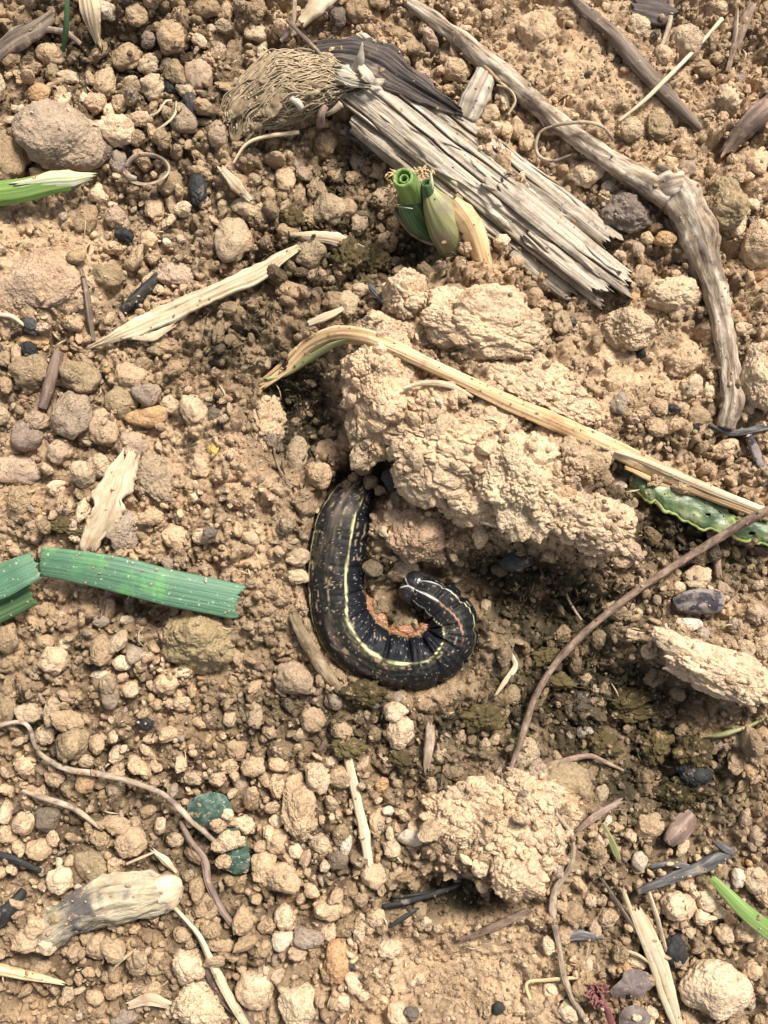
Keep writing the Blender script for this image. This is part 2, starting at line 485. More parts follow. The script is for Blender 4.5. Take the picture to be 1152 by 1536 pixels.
def disc(u, v, z, ru, rv, ang=0, dome=.1, thick=.03, seed=0, lobes=0.0, nr=10, na=40, cut=None, tilt=(0, 0)):
    """round leaf: domed, veined, with thickness"""
    c = W(u, v, z)
    th = np.linspace(0, 2 * math.pi, na, endpoint=False)
    edge = 1 + lobes * fbm(np.cos(th) * 2, np.sin(th) * 2, 0, 3, seed)
    if cut is not None: edge = edge * cut(th)
    V = []; uv = []
    for side in (1, -1):
        for i in range(nr + 1):
            r = i / nr
            x, y = ru / 100 * r * edge * np.cos(th), rv / 100 * r * edge * np.sin(th)
            zz = dome * (1 - r * r) + side * thick / 2 * (1 - r ** 6) + .02 * np.abs(np.sin(th * 4)) * r + x * tilt[0] + y * tilt[1]
            V.append(np.stack([x, y, zz], 1)); uv.append(np.stack([x, y], 1))
    V = rot_z(np.concatenate(V), ang) + c
    uv = np.concatenate(uv)
    m = (nr + 1) * na
    i = np.arange(nr)[:, None] * na; j = np.arange(na)[None]; j2 = (j + 1) % na
    Q = np.stack([i + j, i + na + j, i + na + j2, i + j2], -1).reshape(-1, 4)
    a = np.arange(na); b = (a + 1) % na
    rim = np.stack([nr * na + a, m + nr * na + a, m + nr * na + b, nr * na + b], 1)
    return dict(V=V, F=np.concatenate([Q, Q[:, ::-1] + m, rim]), uv=uv)

def join(*gs):
    V, F, uv, col, n = [], [], [], [], 0
    for g in gs:
        V.append(g['V'])
        for f in (g['F'] if isinstance(g['F'], list) else [g['F']]): F.append(np.asarray(f) + n)
        uv.append(g['uv'] if g.get('uv') is not None else np.zeros((len(g['V']), 2)))
        if g.get('col') is not None: col.append(g['col'])
        n += len(g['V'])
    d = dict(V=np.vstack(V), F=F, uv=np.vstack(uv))
    if len(col) == len(gs): d['col'] = np.vstack(col)
    return d

# ------------------------------------------------------------------ materials
def new_mat(name):
    m = bpy.data.materials.new(name)
    m.use_nodes = True
    nt = m.node_tree
    return m, nt, nt.nodes['Principled BSDF']

def N(nt, t, **kw):
    n = nt.nodes.new(t)
    for k, v in kw.items(): setattr(n, k, v)
    return n

def mixc(nt, fac, a, b, mode='MIX'):
    m = N(nt, 'ShaderNodeMix', data_type='RGBA', blend_type=mode)
    for sock, val in ((m.inputs[0], fac), (m.inputs[6], a), (m.inputs[7], b)):
        if isinstance(val, bpy.types.NodeSocket): nt.links.new(val, sock)
        elif isinstance(val, (int, float)): sock.default_value = val
        else: sock.default_value = (*val, 1)
    return m.outputs[2]

def noise(nt, vec, scale, detail=4, rough=.55, dist=0.0):
    n = N(nt, 'ShaderNodeTexNoise')
    n.inputs['Scale'].default_value = scale; n.inputs['Detail'].default_value = detail
    n.inputs['Roughness'].default_value = rough; n.inputs['Distortion'].default_value = dist
    nt.links.new(vec, n.inputs['Vector'])
    return n.outputs['Fac']

def ramp(nt, fac, stops):
    r = N(nt, 'ShaderNodeValToRGB')
    e = r.color_ramp.elements
    while len(e) < len(stops): e.new(.5)
    for el, (p, c) in zip(e, stops):
        el.position = p
        el.color = (*c, 1) if not isinstance(c, (int, float)) else (c, c, c, 1)
    nt.links.new(fac, r.inputs[0])
    return r.outputs[0]

def bump(nt, h, strength, dist, nrm=None):
    b = N(nt, 'ShaderNodeBump')
    b.inputs['Strength'].default_value = strength; b.inputs['Distance'].default_value = dist
    nt.links.new(h, b.inputs['Height'])
    if nrm is not None: nt.links.new(nrm, b.inputs['Normal'])
    return b.outputs[0]

def soil_mat(name, source):
    m, nt, b = new_mat(name)
    pos = N(nt, 'ShaderNodeNewGeometry').outputs['Position']
    if source == 'attr':
        base = N(nt, 'ShaderNodeAttribute', attribute_name='Col').outputs['Color']
    else:
        base = N(nt, 'ShaderNodeObjectInfo').outputs['Color']
    n1 = noise(nt, pos, 2.6, 5, .6)
    c = mixc(nt, 1.0, base, ramp(nt, n1, [(.28, (.72, .70, .68)), (.5, (1, 1, 1)), (.72, (1.22, 1.18, 1.12))]), 'MULTIPLY')
    n2 = noise(nt, pos, 22, 4, .65)
    c = mixc(nt, 1.0, c, ramp(nt, n2, [(.3, (.70, .66, .62)), (.48, (1, 1, 1)), (.68, (1.2, 1.2, 1.18))]), 'MULTIPLY')
    n3 = noise(nt, pos, 62, 2, .6)
    c = mixc(nt, ramp(nt, n3, [(.66, 0.0), (.74, .75)]), c, (.10, .065, .04))
    n4 = noise(nt, pos, 48, 1, .5)
    c = mixc(nt, ramp(nt, n4, [(.70, 0.0), (.78, .6)]), c, (.62, .52, .40))
    n5 = noise(nt, pos, .9, 3, .6)
    c = mixc(nt, ramp(nt, n5, [(.5, 0.0), (.75, .35)]), c, mixc(nt, 1.0, c, (1.06, .86, .72), 'MULTIPLY'))
    nt.links.new(c, b.inputs['Base Color'])
    b.inputs['Roughness'].default_value = .92
    b.inputs['Specular IOR Level'].default_value = .22
    nb = bump(nt, n2, .7, .06)
    pm = ramp(nt, noise(nt, pos, 1.7, 3, .6), [(.38, .08), (.62, .75)])
    for sc_, st_, ds_ in ((15, .55, .05), (34, .6, .025)):
        vr = N(nt, 'ShaderNodeTexVoronoi'); vr.inputs['Scale'].default_value = sc_
        wp = N(nt, 'ShaderNodeVectorMath', operation='ADD'); nt.links.new(pos, wp.inputs[0])
        nn_ = N(nt, 'ShaderNodeTexNoise'); nn_.inputs['Scale'].default_value = sc_ * .6; nt.links.new(pos, nn_.inputs['Vector'])
        ms = N(nt, 'ShaderNodeVectorMath', operation='SCALE'); ms.inputs['Scale'].default_value = 1.2 / sc_; nt.links.new(nn_.outputs['Color'], ms.inputs[0])
        nt.links.new(ms.outputs[0], wp.inputs[1]); nt.links.new(wp.outputs[0], vr.inputs['Vector'])
        iv_ = N(nt, 'ShaderNodeMath', operation='SUBTRACT'); iv_.inputs[0].default_value = 1.0; nt.links.new(vr.outputs['Distance'], iv_.inputs[1])
        nb = bump(nt, iv_.outputs[0], st_, ds_, nb); nt.links.new(pm, nb.node.inputs['Strength'])
    nb = bump(nt, noise(nt, pos, 75, 3, .7), .6, .02, nb)
    nt.links.new(nb, b.inputs['Normal'])
    return m

def grain(name, stops, su=14, sv=1.2, rough=.75, bmp=.5, bdist=.03, spec=.14, mottle=None, mscale=3.0, mrange=(.55, .7), speck=None, sscale=30, detail=6, transl=0.0, dist=.3, soil=0.0):
    """fibrous material along the length of UV; stops = colours over the grain noise"""
    m, nt, b = new_mat(name)
    uvn = N(nt, 'ShaderNodeUVMap')
    mp = N(nt, 'ShaderNodeMapping'); mp.inputs['Scale'].default_value = (su, sv, 1)
    nt.links.new(uvn.outputs[0], mp.inputs[0])
    oi = N(nt, 'ShaderNodeObjectInfo')
    add = N(nt, 'ShaderNodeVectorMath', operation='ADD'); nt.links.new(mp.outputs[0], add.inputs[0])
    nt.links.new(oi.outputs['Location'], add.inputs[1])
    g = noise(nt, add.outputs[0], 1.0, detail, .62, dist)
    c = ramp(nt, g, stops)
    pos = N(nt, 'ShaderNodeNewGeometry').outputs['Position']
    if mottle is not None:
        c = mixc(nt, ramp(nt, noise(nt, pos, mscale, 5, .65), [(mrange[0], 0.0), (mrange[1], 1.0)]), c, mottle)
    if speck is not None:
        c = mixc(nt, ramp(nt, noise(nt, pos, sscale, 2, .5), [(.66, 0.0), (.71, 1.0)]), c, speck)
    if soil:
        c = mixc(nt, ramp(nt, noise(nt, pos, 7, 5, .7), [(.58, 0.0), (.64, soil)]), c, (.40, .27, .16))
    nt.links.new(c, b.inputs['Base Color'])
    b.inputs['Roughness'].default_value = rough
    b.inputs['Specular IOR Level'].default_value = spec
    if transl:
        b.inputs['Subsurface Weight'].default_value = transl
        b.inputs['Subsurface Radius'].default_value = (.12, .12, .05)
        b.inputs['Subsurface Scale'].default_value = .5
    nb = bump(nt, g, bmp, bdist)
    nb = bump(nt, noise(nt, pos, 40, 3, .6), .25, .02, nb)
    nt.links.new(nb, b.inputs['Normal'])
    return m

def attr_mat(name, rough=.4, spec=.5, bs=35, bstr=.3):
    m, nt, b = new_mat(name)
    nt.links.new(N(nt, 'ShaderNodeAttribute', attribute_name='Col').outputs['Color'], b.inputs['Base Color'])
    b.inputs['Roughness'].default_value = rough
    b.inputs['Specular IOR Level'].default_value = spec
    pos = N(nt, 'ShaderNodeNewGeometry').outputs['Position']
    nt.links.new(bump(nt, noise(nt, pos, bs, 3, .6), bstr, .02), b.inputs['Normal'])
    return m

M_SOIL = soil_mat('soil', 'attr')
M_CLOD = soil_mat('soil_clod', 'obj')
M_WOOD = grain('weathered_wood', [(.27, (.055, .042, .033)), (.35, (.21, .168, .125)), (.46, (.355, .295, .225)), (.62, (.47, .41, .33)), (.80, (.66, .61, .53))],
               su=20, sv=.55, bmp=.8, bdist=.05, rough=.85, mottle=(.17, .128, .09), mscale=1.2, mrange=(.52, .68), speck=(.05, .04, .035), sscale=14, soil=.8)
M_WOODD = grain('dark_bark', [(.3, (.028, .023, .021)), (.5, (.085, .068, .060)), (.7, (.18, .145, .12))], su=10, sv=1.5, bmp=.7, mottle=(.24, .19, .14), mrange=(.6, .7))
M_STICK = grain('grey_stick', [(.32, (.07, .048, .036)), (.44, (.25, .185, .13)), (.57, (.44, .36, .27)), (.72, (.64, .565, .46))], su=8, sv=1.6, bmp=1.0, bdist=.06,
                mottle=(.15, .108, .085), mscale=2.6, mrange=(.52, .66), soil=.5)
M_TWIGD = grain('dark_twig', [(.3, (.045, .033, .026)), (.5, (.15, .112, .085)), (.72, (.31, .245, .185))], su=16, sv=1.0, bmp=.7, soil=.6)
M_TWIGB = grain('brown_root', [(.3, (.085, .055, .04)), (.5, (.20, .135, .098)), (.7, (.36, .265, .195))], su=7, sv=4.0, bmp=.9, mottle=(.12, .08, .06), mscale=4, soil=.5)
M_ROOTP = grain('pale_root', [(.3, (.15, .105, .075)), (.48, (.33, .25, .175)), (.7, (.54, .45, .34))], su=9, sv=3, bmp=.8, mottle=(.17, .125, .105), mscale=3.2, mrange=(.5, .62), soil=.8)
M_STRAW = grain('dry_straw', [(.3, (.20, .11, .05)), (.43, (.43, .275, .135)), (.56, (.58, .42, .235)), (.74, (.72, .60, .41))], su=17, sv=.55, rough=.6, bmp=.5,
                mottle=(.34, .19, .09), mscale=2.2, mrange=(.56, .72), speck=(.12, .07, .04), sscale=11, soil=.25)
M_STRAWP = grain('pale_straw', [(.3, (.27, .19, .11)), (.46, (.49, .385, .25)), (.62, (.60, .51, .36)), (.78, (.72, .64, .50))], su=13, sv=.5, rough=.65, bmp=.6, mottle=(.36, .245, .14), mscale=2.5, soil=.7)
M_CHAR = grain('charred_wood', [(.3, (.010, .010, .010)), (.55, (.032, .030, .028)), (.75, (.13, .12, .11))], su=12, sv=2, rough=.7, bmp=.8, spec=.3, mottle=(.16, .13, .11), mscale=5, mrange=(.58, .66))
M_CHARG = grain('ashy_wood', [(.3, (.03, .029, .028)), (.5, (.095, .09, .086)), (.7, (.26, .25, .235))], su=12, sv=2, rough=.8, bmp=.8, soil=.5)
M_GREEN = grain('grass_blade', [(.3, (.048, .112, .062)), (.5, (.076, .165, .092)), (.7, (.125, .22, .135))], su=44, sv=.4, rough=.5, bmp=.35, spec=.4, transl=.15,
                speck=(.34, .38, .24), sscale=17, mottle=(.13, .32, .10), mscale=1.2)
M_GREEN2 = grain('bright_grass', [(.3, (.085, .15, .035)), (.5, (.15, .235, .06)), (.7, (.28, .345, .14))], su=16, sv=.4, rough=.45, bmp=.3, transl=.2)
M_GREEND = grain('dark_grass', [(.3, (.03, .065, .027)), (.5, (.065, .12, .05)), (.7, (.14, .19, .09))], su=16, sv=.4, rough=.5, bmp=.3, transl=.1)
M_SHEATH = grain('leaf_sheath', [(.28, (.11, .105, .04)), (.45, (.215, .22, .085)), (.6, (.32, .31, .15)), (.78, (.46, .42, .27))], su=16, sv=.7, rough=.4, bmp=.3, spec=.5, transl=.1,
                 mottle=(.24, .17, .13), mscale=1.8, mrange=(.55, .72))
M_CUTTIP = grain('pale_cut_tip', [(.3, (.28, .30, .16)), (.55, (.45, .46, .30)), (.75, (.60, .59, .45))], su=16, sv=.5, rough=.6, bmp=.4)
M_CHEWED = grain('chewed_leaf', [(.28, (.022, .045, .018)), (.42, (.055, .095, .036)), (.55, (.11, .15, .062)), (.66, (.22, .25, .13)), (.78, (.40, .41, .27))], su=2.5, sv=3.5, rough=.4, bmp=.6, spec=.5,
                 mottle=(.24, .30, .05), mscale=3.5, mrange=(.58, .66), soil=.3)
M_MARGIN = grain('leaf_margin', [(.3, (.20, .26, .06)), (.5, (.34, .39, .12)), (.7, (.52, .54, .27))], su=5, sv=4, rough=.5, bmp=.5)
M_TEAL = grain('teal_leaf', [(.3, (.026, .048, .036)), (.5, (.050, .085, .064)), (.7, (.12, .165, .13))], su=9, sv=9, rough=.55, bmp=.5, speck=(.30, .34, .28), sscale=22, soil=.8)
M_PURPLE = grain('purple_leaf', [(.3, (.075, .055, .05)), (.5, (.135, .105, .095)), (.7, (.23, .185, .16))], su=5, sv=5, rough=.6, bmp=.6, soil=.3)
M_RED = grain('red_shoot', [(.3, (.08, .03, .028)), (.5, (.17, .06, .055)), (.7, (.33, .19, .155))], su=8, sv=4, rough=.5, bmp=.5)
M_FRASS = grain('frass', [(.3, (.018, .014, .006)), (.5, (.062, .046, .020)), (.7, (.15, .115, .05))], su=9, sv=9, rough=.75, bmp=1.0, bdist=.05, mottle=(.15, .105, .035), mscale=9, soil=.6)
M_MOSS = grain('olive_debris', [(.3, (.022, .018, .010)), (.5, (.065, .050, .026)), (.7, (.16, .12, .06))], su=9, sv=9, rough=.8, bmp=.9, bdist=.05)
M_FLAKE = grain('pale_bark_flake', [(.3, (.30, .22, .14)), (.5, (.50, .39, .26)), (.7, (.62, .52, .38))], su=5, sv=2, rough=.85, bmp=.7, mottle=(.30, .21, .13), mscale=3, soil=.5)
M_REDBARK = grain('reddish_bark', [(.3, (.075, .048, .038)), (.5, (.185, .125, .098)), (.7, (.36, .27, .215))], su=9, sv=1.6, rough=.8, bmp=.9, soil=.6)
M_CHIP = grain('mottled_chip', [(.3, (.06, .05, .05)), (.5, (.19, .155, .14)), (.7, (.37, .31, .27))], su=6, sv=2, rough=.8, bmp=.7, mottle=(.04, .035, .04), mscale=5, mrange=(.5, .58))
M_TUBER = grain('papery_tuber', [(.3, (.20, .165, .12)), (.44, (.36, .30, .205)), (.58, (.46, .395, .27)), (.74, (.60, .54, .42))], su=11, sv=2.2, rough=.9, bmp=1.0, bdist=.09, mottle=(.15, .13, .12), mscale=1.5, mrange=(.46, .56), soil=.9)
M_FIBRE = grain('root_fibre', [(.3, (.17, .12, .075)), (.5, (.36, .275, .175)), (.7, (.53, .44, .31))], su=9, sv=2, rough=.85, bmp=.5)
M_CROWN = grain('root_crown', [(.3, (.09, .062, .038)), (.5, (.225, .165, .10)), (.7, (.40, .32, .21))], su=6, sv=3, rough=.9, bmp=.9, soil=.6)
M_TORN = grain('torn_white_husk', [(.3, (.26, .20, .13)), (.5, (.50, .43, .33)), (.7, (.68, .62, .52))], su=9, sv=1, rough=.7, bmp=.7)
M_CAT = attr_mat('caterpillar_skin', .55, .16, 30, .3)
M_HEAD = attr_mat('caterpillar_head', .28, .45, 40, .1)
M_LEG = attr_mat('caterpillar_fold', .45, .5, 25, .5)

# ================================================================== GROUND
def axis_grid(lim, step, far):
    core = np.arange(-lim, lim + step * .5, step)
    ext = [lim]; s = step
    while ext[-1] < far:
        s *= 1.35; ext.append(ext[-1] + s)
    ext = np.array(ext[1:])
    return np.concatenate([-ext[::-1], core, ext])

TAN = np.array((.498, .349, .216)); DAMPC = np.array((.052, .040, .021)); GAP_SHADE = np.array((.098, .067, .038))
gx = axis_grid(8.0, .0275, 400); gy = axis_grid(10.2, .0275, 400)
X, Y = np.meshgrid(gx, gy)
Z = ground(X.ravel(), Y.ravel())
dmp = damp(X.ravel(), Y.ravel())
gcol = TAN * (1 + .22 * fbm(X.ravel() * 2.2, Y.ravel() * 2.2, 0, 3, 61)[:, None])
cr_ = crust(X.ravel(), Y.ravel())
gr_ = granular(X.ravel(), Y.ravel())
gap_shade_ = ((1 - cr_) * (.12 + .88 * gr_) * np.clip(.9 + .3 * fbm(X.ravel() * 1.7, Y.ravel() * 1.7, 5, 3, 63), 0, 1))[:, None]
gcol = gcol * (1 - gap_shade_) + GAP_SHADE * gap_shade_  # shade of the gaps between loose crumbs, painted into the ground colour
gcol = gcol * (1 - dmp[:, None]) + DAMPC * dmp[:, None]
nx, ny = len(gx), len(gy)
ii = (np.arange(ny - 1)[:, None] * nx + np.arange(nx - 1)[None]).ravel()
gQ = np.stack([ii, ii + 1, ii + nx + 1, ii + nx], 1)
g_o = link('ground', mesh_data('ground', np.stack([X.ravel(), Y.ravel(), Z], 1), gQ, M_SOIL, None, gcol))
tag(g_o, 'bare tan crumbly soil covering the whole picture', None, None, 'structure')

# ================================================================== BIG CLODS (each its own shape)
TONES = dict(tan=(.512, .360, .224), pale=(.605, .456, .303), brown=(.325, .228, .136), grey=(.340, .265, .200), dark=(.150, .117, .094),
             orange=(.51, .310, .160), olive=(.34, .252, .150), pink=(.455, .330, .235), white=(.64, .53, .41), yellow=(.60, .42, .13), purple=(.295, .218, .182))
RNG = np.random.RandomState(7)
BIG = []
SURF = []     # surfaces that carry loose crumbs
def big_clod(u, v, ru, rv, rz, sink, tone, label, seed, ang=0, sub=5, facet=.45, lump=.09, crack=0.0, pit=.02, fine=.05, cover=0, tiltx=0.0, zb=None, frag=.032, name='soil_clod', cat='soil clod'):
    if name != 'stone': facet = min(.95, facet + .4)
    if name == 'stone': lump = 0
    sub = sub if sub == 6 or max(ru, rv) > 33 else min(sub, 4)
    V, F = clod_shape(sub, seed, facet, lump, fine, crack, pit=pit, lobes=2 if name == 'stone' else 4, soft=14 if name == 'stone' else 34)
    V = V * np.array([ru / 100, rv / 100, rz / 100])
    if tiltx:
        c, s = math.cos(tiltx), math.sin(tiltx)
        V = np.stack([V[:, 0], V[:, 1] * c - V[:, 2] * s, V[:, 1] * s + V[:, 2] * c], 1)
    V = rot_z(V, math.radians(-ang))
    z0 = float(gz(u, v)) if zb is None else zb
    base = W(u, v, z0 + (.62 - 1.15 * sink) * rz / 100)
    Vw = V + base
    o = part(name, dict(V=Vw, F=F), M_CLOD)
    o.color = (*TONES[tone], 1) if isinstance(tone, str) else (*tone, 1)
    tag(o, label, cat, 'large soil clods heaped on the loose ground')
    BIG.append(Vw)
    if cover: SURF.append((Vw, F, cover, frag))
    return o

LT = (.58, .426, .275)
big_clod(715, 492, 88, 52, 42, .5, LT, 'large pale lumpy soil clod at the top of the heap, just above the long straw', 301, 12, 6, .5, .09, 0, .03, tiltx=.15)
big_clod(752, 458, 34, 24, 30, .1, LT, 'knobbly pale knob of soil on the upper rim of the topmost large clod', 302, 10, 5, .5, .1)
big_clod(800, 590, 108, 52, 34, .7, LT, 'broad crumbly soil clod lying just above the middle of the long straw', 303, 28, 6, .35, .10, .02, .03, cover=160)
big_clod(566, 566, 54, 66, 54, .65, LT, 'upright pale soil block at the left edge of the heap under the straw bend', 304, -8, 6, .55, .08, .02, .03, tiltx=.1, cover=14, frag=.07)
big_clod(568, 640, 46, 58, 46, .65, (.54, .40, .255), 'rounded yellowish soil block below the straw bend, overhanging the hollow', 305, 10, 5, .5, .10, .0, .03)
big_clod(684, 664, 108, 66, 40, .7, LT, 'cracked flat soil clod split into small plates in the middle of the heap', 306, 20, 6, .3, .07, .09, .01, cover=46, frag=.07)
big_clod(650, 700, 62, 44, 44, .4, (.54, .40, .26), 'cracked soil clod at the lower left of the heap, above the hollow of the caterpillar', 307, 30, 5, .4, .07, .07, .02, cover=24, frag=.06)
big_clod(778, 712, 66, 70, 52, .65, (.60, .46, .30), 'big pale yellowish soil clod at the lower right of the heap', 308, -20, 6, .5, .10, .02, .03, cover=20, frag=.06)
big_clod(700, 755, 44, 36, 44, .3, LT, 'small pale clod hanging over the dark gap at the lower edge of the heap', 318, 15, 5, .5, .1, .02)
big_clod(868, 778, 78, 40, 36, .65, (.55, .405, .265), 'crumbly soil clod at the lower right lip of the heap, studded with small grains', 309, 18, 5, .4, .13, 0, .02, cover=150)
big_clod(900, 800, 36, 32, 30, .5, LT, 'grainy pale soil clod at the far right tip of the heap lip', 310, 0, 5, .4, .14, 0, .02, cover=50)
big_clod(855, 690, 50, 46, 36, .55, (.44, .315, .20), 'dull crumbly clod just under the straw on the right flank of the heap', 311, 10, 5, .4, .12, 0, .02, cover=60)
big_clod(612, 452, 38, 34, 42, .3, LT, 'knobbly soil clod stacked at the upper left of the heap, below the green stub', 312, 0, 5, .4, .13)
big_clod(588, 500, 50, 26, 32, .45, (.56, .41, .265), 'flattish soil clod directly above the bend of the long straw', 313, 15, 5, .4, .12)
big_clod(652, 610, 42, 34, 28, .5, LT, 'crumbly soil clod just below the thin curved straw on the heap', 314, 0, 5, .3, .12, .04, cover=40, frag=.06)
big_clod(620, 800, 42, 46, 34, .75, (.40, .275, .18), 'smooth brown soil lump inside the curl of the caterpillar', 315, 0, 5, .3, .07, .0, .02)
big_clod(600, 850, 30, 18, 22, .45, LT, 'small crusty soil clod touching the head end of the caterpillar', 316, 0, 5, .5, .12)
big_clod(755, 1245, 92, 52, 30, .85, LT, 'crumbly pale soil clod crowning the lower mound, left of the pale root end', 320, 10, 6, .3, .13, .02, .03, cover=240, frag=.042)
big_clod(700, 1215, 52, 40, 26, .75, LT, 'grainy soil clod on the left shoulder of the lower mound', 321, 0, 5, .3, .14, 0, .02, cover=120, frag=.042)
big_clod(800, 1195, 66, 34, 26, .75, (.54, .395, .26), 'grainy soil clod on the upper right shoulder of the lower mound', 322, 20, 5, .3, .14, 0, .02, cover=110)
big_clod(775, 1310, 40, 36, 40, .5, LT, 'pale angular clod at the lower edge of the lower mound', 323, 0, 5, .5, .1)
big_clod(298, 955, 52, 46, 38, .5, (.33, .245, .135), 'olive tan soil lump under the tip of the long grass blade', 324, 20, 5, .3, .10, 0, .02)
big_clod(1078, 1008, 96, 34, 26, .7, (.60, .45, .30), 'pale flaky soil ridge at the right edge below the mottled chip', 325, 22, 5, .4, .12, .03, .02, cover=50)
big_clod(82, 206, 63, 56, 46, .35, (.385, .290, .205), 'large smooth round brown stone above the cut leaf at the upper left', 326, 15, 5, .25, .025, 0, .012, .03, name='stone', cat='stone')
big_clod(1070, 1482, 46, 46, 36, .35, (.62, .47, .32), 'large pale round flat stone near the bottom right corner', 327, 0, 5, .3, .02, 0, .012, .03, name='stone', cat='stone')
big_clod(1142, 560, 32, 54, 40, .3, (.55, .41, .27), 'big tan block at the right edge beside the end of the forked stick', 328, 0, 5, .5, .06)
big_clod(1010, 442, 40, 30, 34, .3, (.56, .42, .275), 'angular pale block touching the left side of the forked stick', 329, -8, 5, .75, .05, tiltx=.1)
big_clod(940, 492, 38, 32, 34, .3, (.52, .385, .25), 'angular tan block just below the broken end of the wood', 330, 25, 5, .75, .05, tiltx=.1)
big_clod(1092, 316, 38, 38, 34, .3, (.34, .25, .145), 'large olive brown block right of the forked stick knot', 331, 30, 5, .6, .06)
big_clod(936, 320, 33, 28, 28, .3, (.22, .175, .14), 'dark grey brown clod between the wood and the forked stick', 332, 0, 5, .5, .10)
big_clod(1026, 543, 30, 22, 22, .4, 'tan', 'tan sloping clod left of the lower limb of the forked stick', 333, -20, 4, .6, .06)
big_clod(449, 1505, 28, 37, 28, .3, 'pale', 'pale shield shaped clod at the bottom edge left of the middle', 334, 0, 5, .6, .03)
big_clod(446, 1210, 26, 44, 28, .35, 'tan', 'long upright tan clod left of the buried pale stalk', 335, -8, 5, .5, .08)
big_clod(505, 1444, 20, 32, 22, .4, 'orange', 'orange tinted smooth clod near the bottom below the middle', 336, 0, 4, .3, .04)
big_clod(299, 1511, 42, 30, 30, .35, 'pale', 'pale grainy clod at the bottom edge beside the beige stalk', 337, 10, 5, .3, .13)
big_clod(278, 1446, 23, 28, 24, .3, 'pale', 'pale grainy clod just left of the beige stalk at the lower left', 338, 0, 5, .3, .14)
big_clod(808, 45, 28, 30, 20, .45, 'tan', 'rounded lump rising from the smooth crust at the top right', 339, 0, 5, .2, .05)
big_clod(395, 640, 34, 44, 28, .55, 'tan', 'crumbly tan clod on the slope left of the dark hollow', 340, 0, 5, .3, .13, cover=40)
big_clod(226, 715, 32, 36, 26, .4, (.36, .265, .175), 'dull crumbly clod right of the pale bark flake', 341, 0, 5, .3, .12)
big_clod(592, 1066, 19, 15, 20, .2, 'pale', 'small upper lobe of the pale double clod below the caterpillar', 342, 0, 4, .4, .04)
big_clod(599, 1098, 21, 25, 22, .25, 'pale', 'large lower lobe of the pale double clod below the caterpillar', 343, 0, 4, .4, .05)
big_clod(62, 425, 62, 48, 22, .7, (.45, .32, .215), 'wide smooth crusted soil dome at the left edge', 344, 0, 5, .15, .03, 0, .01, .03)
big_clod(850, 1170, 36, 30, 24, .45, 'olive', 'olive tan crumbly clod beside the side root', 345, 0, 4, .3, .1)

